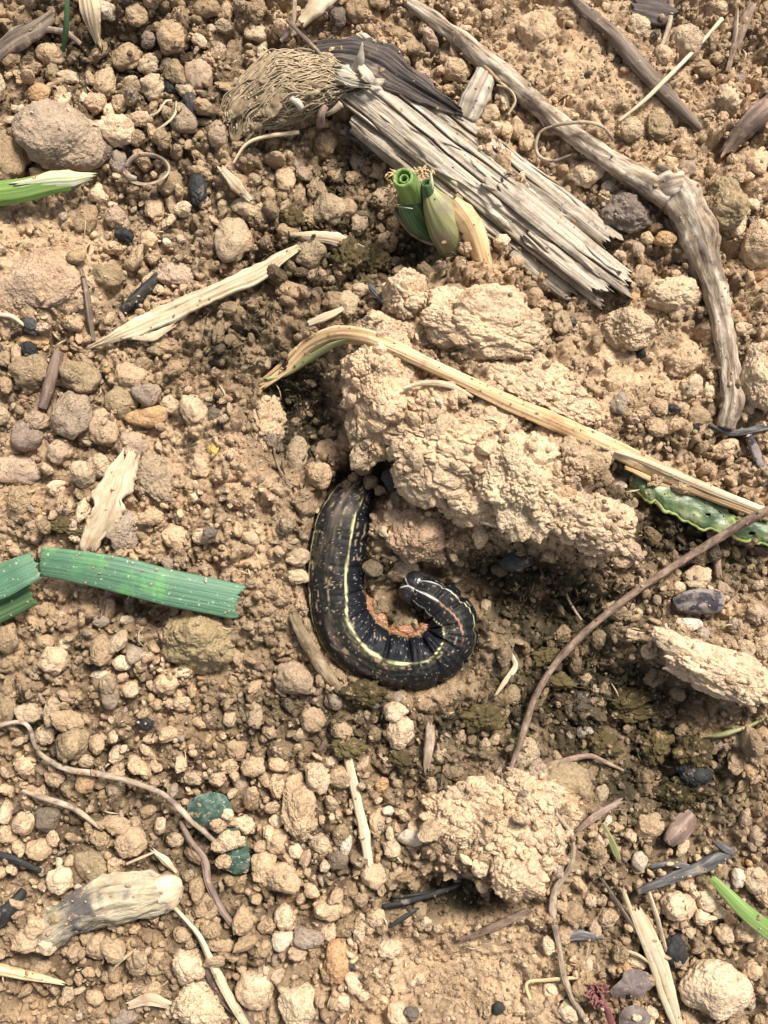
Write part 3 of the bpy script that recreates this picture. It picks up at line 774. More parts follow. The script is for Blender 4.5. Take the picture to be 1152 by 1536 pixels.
# ================================================================== COUNTABLE CRUMBS AND PEBBLES (from the photograph, one by one)
CAT_ST = """
10,235,30,40,b;59,140,18,15,o;177,197,29,20,p;156,125,17,20,t;223,98,16,13,p;190,87,24,18,t;258,55,24,26,t;205,22,16,16,t;312,8,20,16,b;340,17,10,15,t;297,113,22,24,k;272,177,17,22,g;212,177,17,12,p;180,156,10,14,t;163,167,9,12,p;142,155,16,14,t;327,203,16,18,k;372,312,24,14,p;348,357,28,32,p;170,372,14,11,t;127,330,17,24,b;174,326,18,16,k;233,312,15,20,t;255,274,18,18,b;222,361,16,14,t;78,108,10,14,l;104,116,17,8,p;323,59,12,20,t;222,60,12,13,g;385,14,14,18,b;385,49,14,14,p;17,83,14,16,b;78,83,18,18,t;229,130,20,18,p;153,229,15,16,d;177,243,14,18,g
540,17,20,20,b;588,73,15,10,t;620,73,17,13,b;597,52,13,10,b;633,101,11,14,t;668,85,14,11,t;686,104,20,18,t;652,121,9,8,t;679,135,17,9,t;680,165,12,14,b;736,170,14,15,t;757,142,11,20,p;758,194,11,14,t;727,201,11,9,t;776,194,10,14,t;486,215,19,23,b;541,243,16,18,g;567,257,12,13,t;534,267,17,11,t;427,272,14,19,t;401,292,12,11,t;474,285,14,19,t;493,312,20,24,p;467,326,12,14,t;520,314,12,15,t;538,337,12,17,p;385,311,10,12,t;432,351,17,16,t;463,382,24,20,p;581,363,18,15,t;564,24,8,12,o;507,24,14,16,d
957,40,17,18,p;1031,62,24,24,p;1080,14,12,12,p;1056,104,15,13,b;1094,144,18,20,p;995,82,14,15,t;985,189,20,24,l;945,194,20,18,p;880,260,25,17,p;912,280,11,9,w;999,358,16,11,o;1137,368,28,32,t;1137,243,18,20,t;955,375,10,12,g;1030,253,14,12,u;1108,116,12,12,u;778,194,10,14,t;1085,174,8,8,t;905,293,8,9,t;1099,240,9,9,t
108,620,28,34,g;184,606,20,26,l;222,592,19,18,g;255,607,15,13,p;227,625,30,16,o;156,642,21,29,t;321,623,13,13,d;321,672,8,11,y;149,698,16,18,p;201,672,24,22,k;45,560,27,26,b;108,484,16,12,t;52,512,22,10,o;9,496,9,15,t;194,562,22,18,t;121,567,30,24,l;302,701,12,16,t;38,654,22,24,u;90,677,20,18,k;28,705,36,22,k;161,415,24,18,l;26,533,9,14,t;7,533,9,16,t;160,550,8,11,o;236,522,12,12,l;292,616,18,24,p;260,411,27,16,k;30,758,20,24,b
475,413,15,9,p;498,420,7,7,p;434,435,20,13,t;498,451,14,14,b;521,455,18,19,p;541,434,14,9,p;573,394,16,12,p;494,675,22,18,t;446,685,17,28,p;479,713,18,22,t;494,647,16,12,t;682,437,19,12,b
1038,581,16,16,p;1063,588,9,13,p;988,611,13,13,t;964,620,12,8,t;995,588,13,9,t;1018,635,7,10,o;952,446,9,12,o;964,413,14,15,t;804,442,11,10,t;799,470,14,9,t;811,456,11,7,t;834,462,10,9,t;926,724,12,7,w;1103,713,14,11,t;1120,614,10,11,t;1101,559,9,9,p;1089,675,20,14,t;814,651,15,14,t;1129,722,12,8,p;1115,495,13,10,p;1047,623,18,14,b;929,606,12,16,g;1137,408,14,12,o
187,802,22,28,g;226,777,20,10,t;267,805,22,18,t;302,805,15,12,p;344,859,12,12,p;257,848,12,11,g;80,991,20,20,p;182,996,13,11,p;201,982,13,14,g;165,1045,14,17,g;149,1013,14,7,w;274,1006,13,11,p;248,1024,17,17,t;45,1069,18,16,p;109,1114,25,24,l;68,1102,16,14,p;36,1147,14,14,p;10,1052,14,34,l;146,1117,12,14,t;128,1142,12,9,p;10,958,18,22,b;97,968,9,9,p;382,1072,12,20,p;344,1080,10,10,p;375,1149,14,14,t
597,1046,10,9,g;439,1018,26,23,k;446,836,17,13,p;444,864,14,13,p;510,1097,14,13,t;743,1109,8,9,p;708,1110,9,9,d;729,1119,8,12,p;729,909,9,9,p;503,1053,13,12,g;404,1097,10,11,t;415,1145,14,13,t;468,1079,20,16,t;767,1041,13,14,l;691,1105,9,9,p;679,1156,14,14,l;661,1133,9,12,p;668,1107,7,9,p
1045,866,24,15,p;1019,881,11,9,p;1030,937,17,10,w;952,951,15,8,p;1136,920,17,15,k;884,836,10,14,p;972,977,12,10,p;880,1019,9,11,t;894,1034,8,8,p;898,1052,13,10,t;846,949,11,12,t;879,1098,16,11,w;783,1131,22,26,p;1023,1095,12,9,t;1104,1111,10,10,p;1080,1116,14,10,u;1117,972,15,15,p;1144,968,14,24,p;933,840,16,13,t;1052,835,13,16,t;1127,854,9,7,t;930,916,28,14,l;872,1057,16,22,d;981,1017,16,14,b
38,1153,14,16,t;36,1237,14,19,t;71,1228,20,18,d;9,1251,12,16,t;90,1322,19,20,p;139,1303,22,28,l;170,1299,9,12,t;175,1237,20,15,t;198,1264,20,22,t;240,1240,9,12,p;262,1259,13,11,p;311,1360,18,20,t;332,1417,18,15,t;274,1402,13,12,t;314,1395,17,14,b;146,1421,18,18,t;113,1431,12,12,t;62,1452,18,12,l;207,1447,16,18,t;233,1435,12,12,t;231,1454,12,9,t;170,1485,16,12,t;142,1495,14,11,t;102,1490,9,10,p;229,1487,14,12,t;380,1485,24,26,p;187,1525,20,12,g;163,1464,11,9,t;326,1167,12,13,t;292,1167,14,11,p;380,1150,17,15,t;344,1150,13,11,t;368,1237,15,15,p;396,1424,10,12,t;127,1174,14,17,o;82,1166,14,13,t
477,1167,18,24,p;519,1268,9,16,w;507,1289,16,17,d;422,1318,25,20,t;418,1264,16,19,t;396,1299,20,22,t;444,1277,9,12,p;415,1179,12,16,t;415,1231,11,11,p;427,1376,16,21,p;401,1388,12,12,t;422,1410,16,14,w;460,1407,22,16,g;446,1429,14,12,t;390,1487,16,28,p;564,1376,14,14,p;540,1393,10,20,p;517,1391,14,14,b;627,1367,16,12,b;585,1424,18,14,p;640,1384,9,8,p;583,1216,10,7,w;647,1176,8,12,p;679,1153,14,13,l;706,1202,20,16,p;620,1256,20,13,w;588,1273,11,13,p;562,1313,20,18,p;628,1469,9,10,p;604,1483,9,7,t;512,1504,14,12,p;493,1365,22,16,t;720,1301,13,12,p;762,1341,10,13,p
834,1251,15,25,p;806,1230,9,9,w;974,1240,23,18,t;959,1291,12,14,w;1014,1360,24,22,p;1059,1351,16,15,p;1089,1402,14,15,p;1052,1376,13,12,p;1078,1370,9,9,p;1134,1320,17,20,p;1108,1317,11,15,w;893,1395,10,16,k;886,1351,10,10,p;953,1443,14,10,p;1113,1487,14,17,t;825,1487,13,13,p;797,1504,18,16,t;894,1275,12,12,b;880,1448,10,11,p;1120,1398,18,14,t;854,1518,16,16,p;1137,1254,12,15,k;849,1393,14,18,t;1127,1455,12,14,t
"""
KEY = dict(t='tan', p='pale', b='brown', g='grey', d='dark', o='orange', l='olive', k='pink', w='white', y='yellow', u='purple')
WORD = dict(tan='tan', pale='pale', brown='brown', grey='grey', dark='dark grey', orange='orange', olive='olive tan', pink='pinkish', white='whitish', yellow='clear yellow', purple='purplish grey')
STONES = []
for tok in CAT_ST.replace('\n', ';').split(';'):
    if tok.strip():
        a = tok.split(',')
        STONES.append((float(a[0]), float(a[1]), float(a[2]), float(a[3]), KEY[a[4]]))

LAND = [  # things one can find, for saying where a crumb lies
    ('the black caterpillar', 505, 870), ('the black caterpillar', 600, 1005), ('the caterpillar head', 640, 890), ('the green cut stub', 630, 310), ('the weathered wood chunk', 720, 240),
    ('the wood chunk end', 930, 400), ('the netted root crown', 420, 130), ('the round brown stone', 82, 206), ('the bright cut leaf', 60, 275),
    ('the curled husk ring', 225, 255), ('the twisted dry leaf', 290, 455), ('the straw bend', 490, 510), ('the straw middle', 760, 600),
    ('the straw right half', 1000, 705), ('the chewed green leaf', 1050, 765), ('the stick knot', 1005, 285), ('the forked stick arm', 800, 150),
    ('the forked stick limb', 1080, 500), ('the thin dark twig', 980, 120), ('the long grass blade', 220, 872), ('the grass blade fold', 25, 875),
    ('the pale bark flake', 165, 750), ('the spotted pinkish twig', 76, 570), ('the short charred twig', 212, 438), ('the reddish root', 900, 930), ('the reddish root end', 775, 1120),
    ('the mottled wood chip', 1046, 905), ('the ashy grey twig', 1030, 1308), ('the round teal leaf', 315, 1212), ('the papery tuber', 160, 1365), ('the thin greyish root', 130, 1160),
    ('the beige split stalk', 320, 1450), ('the purplish stalk', 310, 1320), ('the buried pale stalk', 532, 1190), ('the black charred needles', 620, 1350), ('the pale winding root', 840, 1400),
    ('the split straw bundle', 985, 1440), ('the red seedling', 905, 1500), ('the flat pale stone', 1070, 1482), ('the bright grass tip', 1110, 1358), ('the short pale straw', 45, 1462),
    ('the cracked clod', 684, 664), ('the lower mound', 755, 1245), ('the pale soil ridge', 1078, 1008), ('the pale broken stalk', 135, 25), ('the thick wood bit', 715, 142), ('the reddish bark piece', 1120, 190),
]
def side(u, v, lu, lv):
    a = math.degrees(math.atan2(lv - v, u - lu)) % 360
    return ['right of', 'upper right of', 'above', 'upper left of', 'left of', 'lower left of', 'below', 'lower right of'][int(((a + 22.5) % 360) // 45)]

PROT = [mesh_data('soil_crumb', *clod_shape(3, 500 + i, [.55, .75, .95][i % 3], [.03, .06, .10][(i // 3) % 3], .07, soft=32), mat=M_CLOD) for i in range(30)]
SMOO = [mesh_data('pebble', *clod_shape(3, 700 + i, .55, .015, .025), mat=M_CLOD) for i in range(8)]
cells = {}
for k, (u, v, ru, rv, tone) in enumerate(STONES):
    li = min(range(len(LAND)), key=lambda i: (LAND[i][1] - u) ** 2 + (LAND[i][2] - v) ** 2)
    L_ = LAND[li]
    dist = math.hypot(L_[1] - u, L_[2] - v)
    r = (ru + rv) / 2
    size = 'tiny' if r < 10.5 else 'small' if r < 15 else 'medium' if r < 20 else 'large'
    shp = 'long' if max(ru, rv) / min(ru, rv) > 1.45 else 'round' if max(ru, rv) / min(ru, rv) < 1.12 else 'oval'
    hard = tone in ('grey', 'dark', 'orange', 'yellow', 'white', 'purple') and r < 24
    noun = 'pebble' if hard else 'soil crumb'
    lab = f'{size} {shp} {WORD[tone]} {noun} {side(u, v, L_[1], L_[2])} {L_[0]}'.replace('oval ', '')
    cells.setdefault(lab, []).append((dist, k, hard))
ORD = ['nearest', 'second nearest', 'third nearest', 'fourth nearest', 'fifth nearest', 'sixth nearest']
LABS = {}
for lab, lst in cells.items():
    lst.sort()
    for q, (dist, k, hard) in enumerate(lst):
        LABS[k] = (lab if len(lst) == 1 else f'{ORD[q]} {lab}', hard)
for k, (u, v, ru, rv, tone) in enumerate(STONES):
    lab, hard = LABS[k]
    me = (SMOO if hard else PROT)[RNG.randint(8 if hard else 30)]
    rz = min(ru, rv) * RNG.uniform(.75, 1.0)
    big = max(ru, rv)
    z0 = max(float(gz(u, v)), float(gz(u, v, ground)) - .05)
    g_ = float(granular(np.array([(u - 576) / 100]), np.array([(768 - v) / 100]))[0])
    o = link('pebble' if hard else 'soil_crumb', me, None, W(u, v, z0 + rz / 100 * (RNG.uniform(.25, .6) - .35 * (1 - g_))))
    o.scale = (ru / 100 * 1.06, rv / 100 * 1.06, rz / 100)
    o.rotation_euler = (RNG.uniform(-.25, .25), RNG.uniform(-.25, .25), RNG.choice([0, math.pi]) + RNG.uniform(-.25, .25))
    c = np.array(TONES[tone]) * RNG.uniform(.9, 1.1)
    xy_ = np.array(o.location)[:2]
    mo_ = float(np.clip(.10 + .7 * fbm(xy_[0] * .9, xy_[1] * .9, 3, 3, 66), 0, .45))
    c = c * (1 - mo_) + np.array((.315, .222, .132)) * mo_
    dm = float(damp(*xy_)) * .35
    c = c * (1 - dm) + DAMPC * dm
    o.color = (*c, 1)
    tag(o, lab, 'pebble' if hard else 'soil crumb', 'loose pebbles on the soil' if hard else 'loose soil crumbs on the ground')

# ================================================================== THE UNCOUNTED SMALLER CRUMBS
def scatter(n, rlo, rhi, pw, sub, seed, name, label, looser=1.0, avoid=None, lift=(.0, .6), pale=0.0, protos=14, extra=None, facet=.5):
    rg = np.random.RandomState(seed)
    shapes = [clod_shape(sub, seed * 31 + i, min(1, facet + rg.uniform(-.2, .4)), 0, .10, soft=30) for i in range(protos)]
    F0 = shapes[0][1]; nv = len(shapes[0][0])
    SH = np.stack([s[0] for s in shapes])
    m = int(n * 3.4)
    x = rg.uniform(-7.3, 7.3, m); y = rg.uniform(-9.4, 9.4, m)
    reg = .20 + .80 * granular(x, y) ** 1.2 if avoid is not None else 1.0
    keep = rg.uniform(size=m) < reg * (1 - looser * crust(x, y)) * (.55 + .45 * np.clip(.6 + fbm(x * 1.4, y * 1.4, 0, 2, seed + 3), 0, 1))
    x, y = x[keep], y[keep]
    r = rlo * (1 - rg.uniform(size=len(x)) * (1 - (rhi / rlo) ** (-pw))) ** (-1 / pw) / 100
    if avoid is not None:
        order = np.argsort(-r)
        x, y, r = x[order], y[order], r[order]
        cs = .4; grid = {}
        for (ax, ay, ar) in avoid: grid.setdefault((int(ax // cs), int(ay // cs)), []).append((ax, ay, ar))
        ok = np.zeros(len(x), bool)
        for i in range(len(x)):
            gx_, gy_ = int(x[i] // cs), int(y[i] // cs); hit = False
            for a in (-1, 0, 1):
                for b in (-1, 0, 1):
                    for (px, py, pr) in grid.get((gx_ + a, gy_ + b), ()):
                        if (px - x[i]) ** 2 + (py - y[i]) ** 2 < (.72 * (pr + r[i])) ** 2: hit = True; break
                    if hit: break
                if hit: break
            if not hit:
                ok[i] = True; grid.setdefault((gx_, gy_), []).append((x[i], y[i], r[i]))
        x, y, r = x[ok], y[ok], r[ok]
        AV.extend(zip(x[:n], y[:n], r[:n]))
    x, y, r = x[:n * 9], y[:n * 9], r[:n * 9]
    if len(x) > n:
        sel = rg.permutation(len(x))[:n] if avoid is None else np.arange(n)
        x, y, r = x[sel], y[sel], r[sel]
    # none inside the caterpillar
    u = 576 + 100 * x; v = 768 - 100 * y
    d = np.min(np.hypot(u[:, None] - CATD[None, :, 0], v[:, None] - CATD[None, :, 1]), axis=1)
    k = d > 36 + 90 * r
    x, y, r = x[k], y[k], r[k]
    z = ground(x, y) + r * rg.uniform(lift[0], lift[1], len(x))
    if extra is not None:
        x = np.r_[x, extra[:, 0]]; y = np.r_[y, extra[:, 1]]; z = np.r_[z, extra[:, 2]]; r = np.r_[r, extra[:, 3]]
    c = len(x)
    Vs = SH[rg.randint(protos, size=c)]
    Vs = Vs * (np.stack([rg.uniform(.85, 1.55, c), rg.uniform(.65, 1.1, c), rg.uniform(.5, 1.0, c)], 1) * r[:, None])[:, None, :]
    Vs = np.einsum('nij,nkj->nki', rand_rots(c, rg), Vs)
    Vs = Vs + np.stack([x, y, z], 1)[:, None, :]
    F = (F0[None] + (np.arange(c) * nv)[:, None, None]).reshape(-1, 3)
    pal = np.array([TONES[t] for t in ('tan', 'tan', 'tan', 'pale', 'pale', 'pale', 'brown', 'pink', 'grey', 'olive', 'orange', 'dark', 'white')])
    crumb_shade_ = np.clip(1.25 - r / .062, 0, .92)[:, None] * rg.uniform(.35, 1, (c, 1)) ** .8 * ((1 - np.clip(crust(x, y), 0, 1)) * (.15 + .6 * granular(x, y)))[:, None]
    pr = np.array([.22, .17, .14, .14, .08, .04, .07, .05, .03, .03, .012, .012, .006]); pr /= pr.sum()
    cc = pal[rg.choice(len(pal), size=c, p=pr)] * rg.uniform(.82, 1.15, (c, 1))
    moist = np.clip(.25 + .9 * fbm(x * .9, y * .9, 3, 3, 66), 0, .6)[:, None]
    cc = cc * (1 - moist) + np.array((.295, .207, .122)) * moist
    if name != 'loose_grit': cc = cc * (1 - crumb_shade_) + GAP_SHADE * 1.35 * crumb_shade_  # small crumbs coloured darker, as painted shade deep between the larger ones
    if extra is not None and name != 'loose_grit':      # fragments of the clods have the clods' own dry colour
        k_ = len(extra); cc[-k_:] = np.array(LT) * rg.uniform(.80, 1.06, (k_, 1))
    dm = damp(x, y)[:, None] * rg.uniform(.5, 1.0, (c, 1))
    if extra is not None: dm = dm * (.85 if name == 'loose_grit' else np.where(np.arange(c) >= c - len(extra), .15, 1.0)[:, None])
    cc = cc * (1 - dm) + DAMPC * 1.1 * dm
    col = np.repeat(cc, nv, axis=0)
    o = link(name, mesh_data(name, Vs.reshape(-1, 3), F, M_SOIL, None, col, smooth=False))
    return tag(o, label, None, None, 'stuff')

ex = []
for (Vw, F, cnt, frag) in SURF:
    rg = np.random.RandomState(len(ex) + 3)
    A = Vw[F]
    nrm = np.cross(A[:, 1] - A[:, 0], A[:, 2] - A[:, 0])
    ar = np.linalg.norm(nrm, axis=1)
    w = ar * (nrm[:, 2] / ar > .1)
    pick = rg.choice(len(F), size=cnt, p=w / w.sum())
    P = A[pick].mean(1)
    rr_ = frag * (1 - rg.uniform(size=cnt) * .93) ** (-1 / 2.6)
    rr_ = np.minimum(rr_, .15)
    P[:, 2] -= rr_ * .12
    ex.append(np.column_stack([P, rr_]))
ex = np.vstack(ex)
AV = [((s[0] - 576) / 100, (768 - s[1]) / 100, .8 * (s[2] + s[3]) / 200) for s in STONES]
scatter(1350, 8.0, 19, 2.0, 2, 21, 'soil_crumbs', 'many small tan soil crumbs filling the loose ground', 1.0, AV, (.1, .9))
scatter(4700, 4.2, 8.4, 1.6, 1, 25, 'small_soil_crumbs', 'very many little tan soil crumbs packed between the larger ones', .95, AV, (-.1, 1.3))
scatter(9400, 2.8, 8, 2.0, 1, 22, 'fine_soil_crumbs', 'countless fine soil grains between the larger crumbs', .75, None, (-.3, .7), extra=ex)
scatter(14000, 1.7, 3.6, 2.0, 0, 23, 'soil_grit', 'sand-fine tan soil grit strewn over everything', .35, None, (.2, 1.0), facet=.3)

BIGV = np.vstack([np.asarray(o_v) for o_v in BIG])
def over(u, v, rad=.14, lift=.05):
    """height of the heap's top near a plan point"""
    z = float(gz(u, v, ground))
    for _ in range(2):
        p = W(u, v, z)
        near = (np.abs(BIGV[:, 0] - p[0]) < rad) & (np.abs(BIGV[:, 1] - p[1]) < rad)
        if near.any(): z = max(z, float(BIGV[near, 2].max()))
    return z + lift

# ================================================================== CATERPILLAR
def cat_profile():
    n, k = 560, 112
    D = catmull(CAT, n)
    s = np.linspace(0, 1, n)
    rad = np.interp(s, [0, .03, .08, .16, .28, .5, .66, .80, .88, .94, .975, 1.0], [.10, .24, .34, .42, .435, .435, .42, .395, .365, .325, .285, .225])
    zc = -.56 + np.interp(s, [0, .06, .15, .3, .6, .85, 1], [.16, .27, .40, .44, .44, .42, .36])
    P = W(D[:, 0], D[:, 1], zc)
    roll = np.radians(np.interp(s, [0, .15, .35, .5, .62, .72, .82, .90, 1], [12, 17, 21, 34, 43, 38, 22, 4, 0]))
    return n, k, s, rad, P, roll

n, k, s, rad, P, roll = cat_profile()
T, L, Un = frames(P)
arc = np.r_[0, np.cumsum(np.linalg.norm(np.diff(P, axis=0), axis=1))]
th = np.linspace(-math.pi, math.pi, k, endpoint=False)
S = s[:, None] + 0 * th[None]; TH = th[None] + 0 * s[:, None]
A_ = TH + roll[:, None]                       # angle from the mid-dorsal line, + towards the inside of the curl
A_ = (A_ + math.pi) % (2 * math.pi) - math.pi
adeg = np.degrees(A_); aab = np.abs(adeg)
seg_edges = np.array([.05, .11, .185, .265, .345, .425, .505, .585, .66, .73, .79, .845, .90, .945])
dseg = np.min(np.abs(S[..., None] - seg_edges - .006 * np.sin(A_[..., None] * 2)), axis=2)
groove = np.exp(-(dseg / .006) ** 2)
segpos = np.interp(s, seg_edges, np.arange(len(seg_edges)))
phase = (segpos % 1)[:, None]
curlw = smooth01((s - .45) / .2)[:, None]
latw = np.exp(-((aab - 82) / 26) ** 2)
ann = np.cos(phase * 2 * math.pi * 4)
ax_, ay_, az_ = np.cos(A_) * 1.2, np.sin(A_) * 1.2, S * 9
R = rad[:, None] * (1 - (.022 + .06 * curlw + .09 * latw * (.35 + .65 * curlw)) * groove)
R = R * (1 + (.10 * np.sin(phase * math.pi) ** .7 - .05) * latw * (.3 + .7 * curlw))
R = R * (1 + (.006 + .010 * curlw) * ann * np.clip(1 - aab / 120, 0, 1))
R = R * (1 + .045 * np.exp(-((aab - 124) / 10) ** 2) * (1 + .6 * np.sin(phase * 2 * math.pi)))
R = R * (1 + .012 * np.exp(-((aab - 43) / 5) ** 2))
R = R * (1 + .010 * fbm(ax_ * 5, ay_ * 5, S * 45, 3, 201, .6) + .02 * fbm(ax_, ay_, S * 12, 2, 205))
for sg in (seg_edges[1:] + seg_edges[:-1]) / 2:     # small raised spots with a dark seta base
    for (sa, ds) in ((22, -.012), (-22, -.012), (34, .014), (-34, .014), (66, 0), (-66, 0)):
        R = R * (1 + .045 * np.exp(-((S - sg - ds) / .0035) ** 2 - ((adeg - sa) / 3.2) ** 2))
V = P[:, None] + L[:, None] * (R * np.sin(TH))[..., None] + Un[:, None] * (R * .94 * np.cos(TH))[..., None]
# colours
arcS = arc[:, None] + 0 * TH
nl = fbm(A_ * 9, arcS * 2.2, 0, 4, 221, .65)
nb_ = fbm(ax_ * 2.5, ay_ * 2.5, arcS * 2.5, 3, 231)
nf = fbm(A_ * 15, arcS * 38, 0, 2, 241)
C = np.zeros(R.shape + (3,))
def lay(mask, colr):
    global C
    mask = np.clip(mask, 0, 1)[..., None]
    C = C * (1 - mask) + np.array(colr) * mask
C[:] = (.0085, .0083, .0098)
dors = np.clip((46 - aab) / 5, 0, 1)
frontw = smooth01((.70 - S) / .15)
lay(dors * (.25 + .75 * frontw) * .9, (.014, .0125, .0115))
lay(dors * frontw * smooth01((S - .12) / .1) * np.clip((nl - .30) * 3.0, 0, .6), (.065, .054, .032))
lay(dors * (1 - frontw) * np.clip((nl - .35) * 2.0, 0, .5), (.06, .055, .04))
lay(np.exp(-(adeg / 5) ** 2) * frontw * np.clip((fbm(arcS * 1.2, 0, 4, 2, 251) + .1) * 1.4, 0, .7), (.17, .115, .10))
lay(dors * np.exp(-((S - .125) / .022) ** 2) * np.clip(.3 + nb_ * 1.6, 0, 1) * .5, (.19, .15, .11))
lay(dors * np.exp(-((S - .23) / .03) ** 2 - (adeg / 10) ** 2) * np.clip(nb_ * 2 + .2, 0, 1) * .8, (.26, .19, .15))
# fine longitudinal pale hairlines
for a0, wv, st in ((8, 1.2, .5), (-8, 1.2, .5), (30, 1.0, .5), (-30, 1.0, .5), (36, 1.0, .6), (-36, 1, .6)):
    lay(np.exp(-((adeg - a0 - 2 * fbm(arcS * 2, a0, 0, 2, 261)) / wv) ** 2) * st * .55 * np.clip(fbm(arcS * 3, a0 * 1.7, 0, 3, 263) * 2 + .3, 0, 1) * (.4 + .6 * frontw) * smooth01((S - .10) / .1), (.30, .26, .13))
# subdorsal yellow stripes
strength = np.interp(s, [0, .05, .10, .16, .3, .64, .72, .8, .95, 1], [0, .1, .6, .85, 1, 1, .85, .8, .9, .8])[:, None]
wob = 1.6 * fbm(arcS * 3.5, 0, 2, 2, 271) + 1.2 * (1 - np.exp(-(dseg / .02) ** 2)) * 0
wid = np.interp(s, [0, .3, .45, .62, .7, .8, 1], [1.7, 1.9, 2.5, 2.5, 1.9, 1.7, 1.6])[:, None] * (1 + .35 * fbm(arcS * 5, 0, 5, 2, 273))
for sgn in (1, -1):
    d_ = (adeg - sgn * 43 - wob) / (wid * (1.0 if sgn > 0 else 1.25))
    brk = np.clip(.95 + 1.0 * fbm(arcS * 7, sgn * 3, 1, 3, 275, .7), .12, 1) * (1 - .35 * np.exp(-(dseg / .0035) ** 2))
    pale_ = np.array((.70, .66, .34)) * (1 - smooth01((S - .86) / .1))[..., None] + np.array((.66, .64, .58)) * smooth01((S - .86) / .1)[..., None]
    m_ = (np.exp(-d_ ** 4) * brk * strength)[..., None]
    C = C * (1 - m_) + pale_ * m_
# mid-dorsal line of the front: reddish, broken, then white
fw = smooth01((S - .80) / .03)
lay(np.exp(-((adeg - 1.2 * fbm(arcS * 5, 0, 3, 2, 281)) / 2.0) ** 4) * fw * np.clip(.75 + fbm(arcS * 8, 0, 0, 2, 283), .1, 1), (.42, .20, .12))
lay(np.exp(-(adeg / 2.2) ** 4) * smooth01((S - .925) / .01), (.70, .68, .62))
# lateral zone: blue black with white dust specks
lat = np.clip((aab - 48) / 4, 0, 1) * np.clip((112 - aab) / 4, 0, 1)
lay(lat * .9, (.0055, .0058, .0085))
lay(np.clip((nf - .88) * 5, 0, 1) * lat * .6, (.40, .38, .32))
lay(np.clip((fbm(A_ * 16, arcS * 38, 5, 2, 243) - .9) * 6, 0, 1) * dors * .6, (.42, .37, .24))
# lateral pale line and orange fold
lay(np.exp(-((aab - 110 - 2 * nb_) / 2.0) ** 4) * np.clip(.6 + nb_, .2, 1), (.58, .46, .24))
org = np.clip((aab - 111) / 2, 0, 1) * np.clip((138 - aab) / 5, 0, 1)
lay(org * np.where(s > .8, .45, 1)[:, None], (.235, .098, .042))
lay(org * np.clip((np.abs(fbm(A_ * 8, arcS * 5, 0, 3, 291)) < .10) * 1.0, 0, .8), (.46, .31, .19))
lay(np.clip((aab - 138) / 5, 0, 1), (.14, .10, .06))
# dried soil dust on the hind end
lay(np.clip((fbm(ax_ * 5, ay_ * 5, arcS * 9, 4, 295, .75) - .15) * 3, 0, .8) * smooth01((.12 - S) / .08), (.26, .18, .11))
lay(np.clip((fbm(ax_ * 6, ay_ * 6, arcS * 6, 3, 297, .7) - .62) * 5, 0, .6), (.38, .27, .17))

i = np.arange(n - 1)[:, None] * k; j = np.arange(k)[None]; j2 = (j + 1) % k
Q = np.stack([i + j2, i + j, i + k + j, i + k + j2], -1).reshape(-1, 4)
nv = n * k
a = np.arange(k); b = (a + 1) % k
caps = np.concatenate([np.stack([np.full(k, nv), a, b], 1), np.stack([np.full(k, nv + 1), (n - 1) * k + b, (n - 1) * k + a], 1)])
Vb = np.vstack([V.reshape(-1, 3), P[0] - T[0] * .06, P[-1] + T[-1] * .08])
Cb = np.vstack([C.reshape(-1, 3), C[0].mean(0)[None], C[-1].mean(0)[None]])
cat_r = root('caterpillar', 560, 930, 'curled black caterpillar with yellow stripes lying in a hollow of the soil', 'caterpillar', None, -.58)
part('body', dict(V=Vb, F=[Q, caps], col=Cb), M_CAT, cat_r)

# head: two glossy lobes with the pale inverted Y
hv, hf = ico(5)
hd = T[-1].copy(); hd[2] = -.35; hd /= np.linalg.norm(hd)
hl = np.cross(np.array((0, 0, 1.)), hd); hl /= np.linalg.norm(hl); hu = np.cross(hd, hl)
lx, ly, lz = hv[:, 0], hv[:, 1], hv[:, 2]            # x forward, y to the side, z up
rr = 1 - .16 * np.exp(-(ly / .13) ** 2) * np.clip(lz + .5, 0, 1) + .012 * fbm(lx * 8, ly * 8, lz * 8, 2, 311)
hp = hv * rr[:, None] * np.array((.21, .27, .18))
hc = P[-1] + T[-1] * .05 + np.array((0, 0, -.03))
hw = hc + hp[:, :1] * hd + hp[:, 1:2] * hl + hp[:, 2:] * hu
HC = np.tile(np.array((.016, .015, .018)), (len(hv), 1))
net = np.clip((np.abs(fbm(lx * 5, ly * 5, lz * 5, 2, 315)) < .07) * .5, 0, 1)[:, None]
HC = HC * (1 - net) + np.array((.10, .085, .06)) * net
yy = np.where(lx < .25, np.abs(ly) / .055, np.abs(np.abs(ly) - (lx - .25) * .62) / .065)
m_ = (np.exp(-yy ** 4) * (lz > -.3))[:, None] * .9
HC = HC * (1 - m_) + np.array((.55, .52, .44)) * m_
part('head', dict(V=hw, F=hf, col=HC), M_HEAD, cat_r)

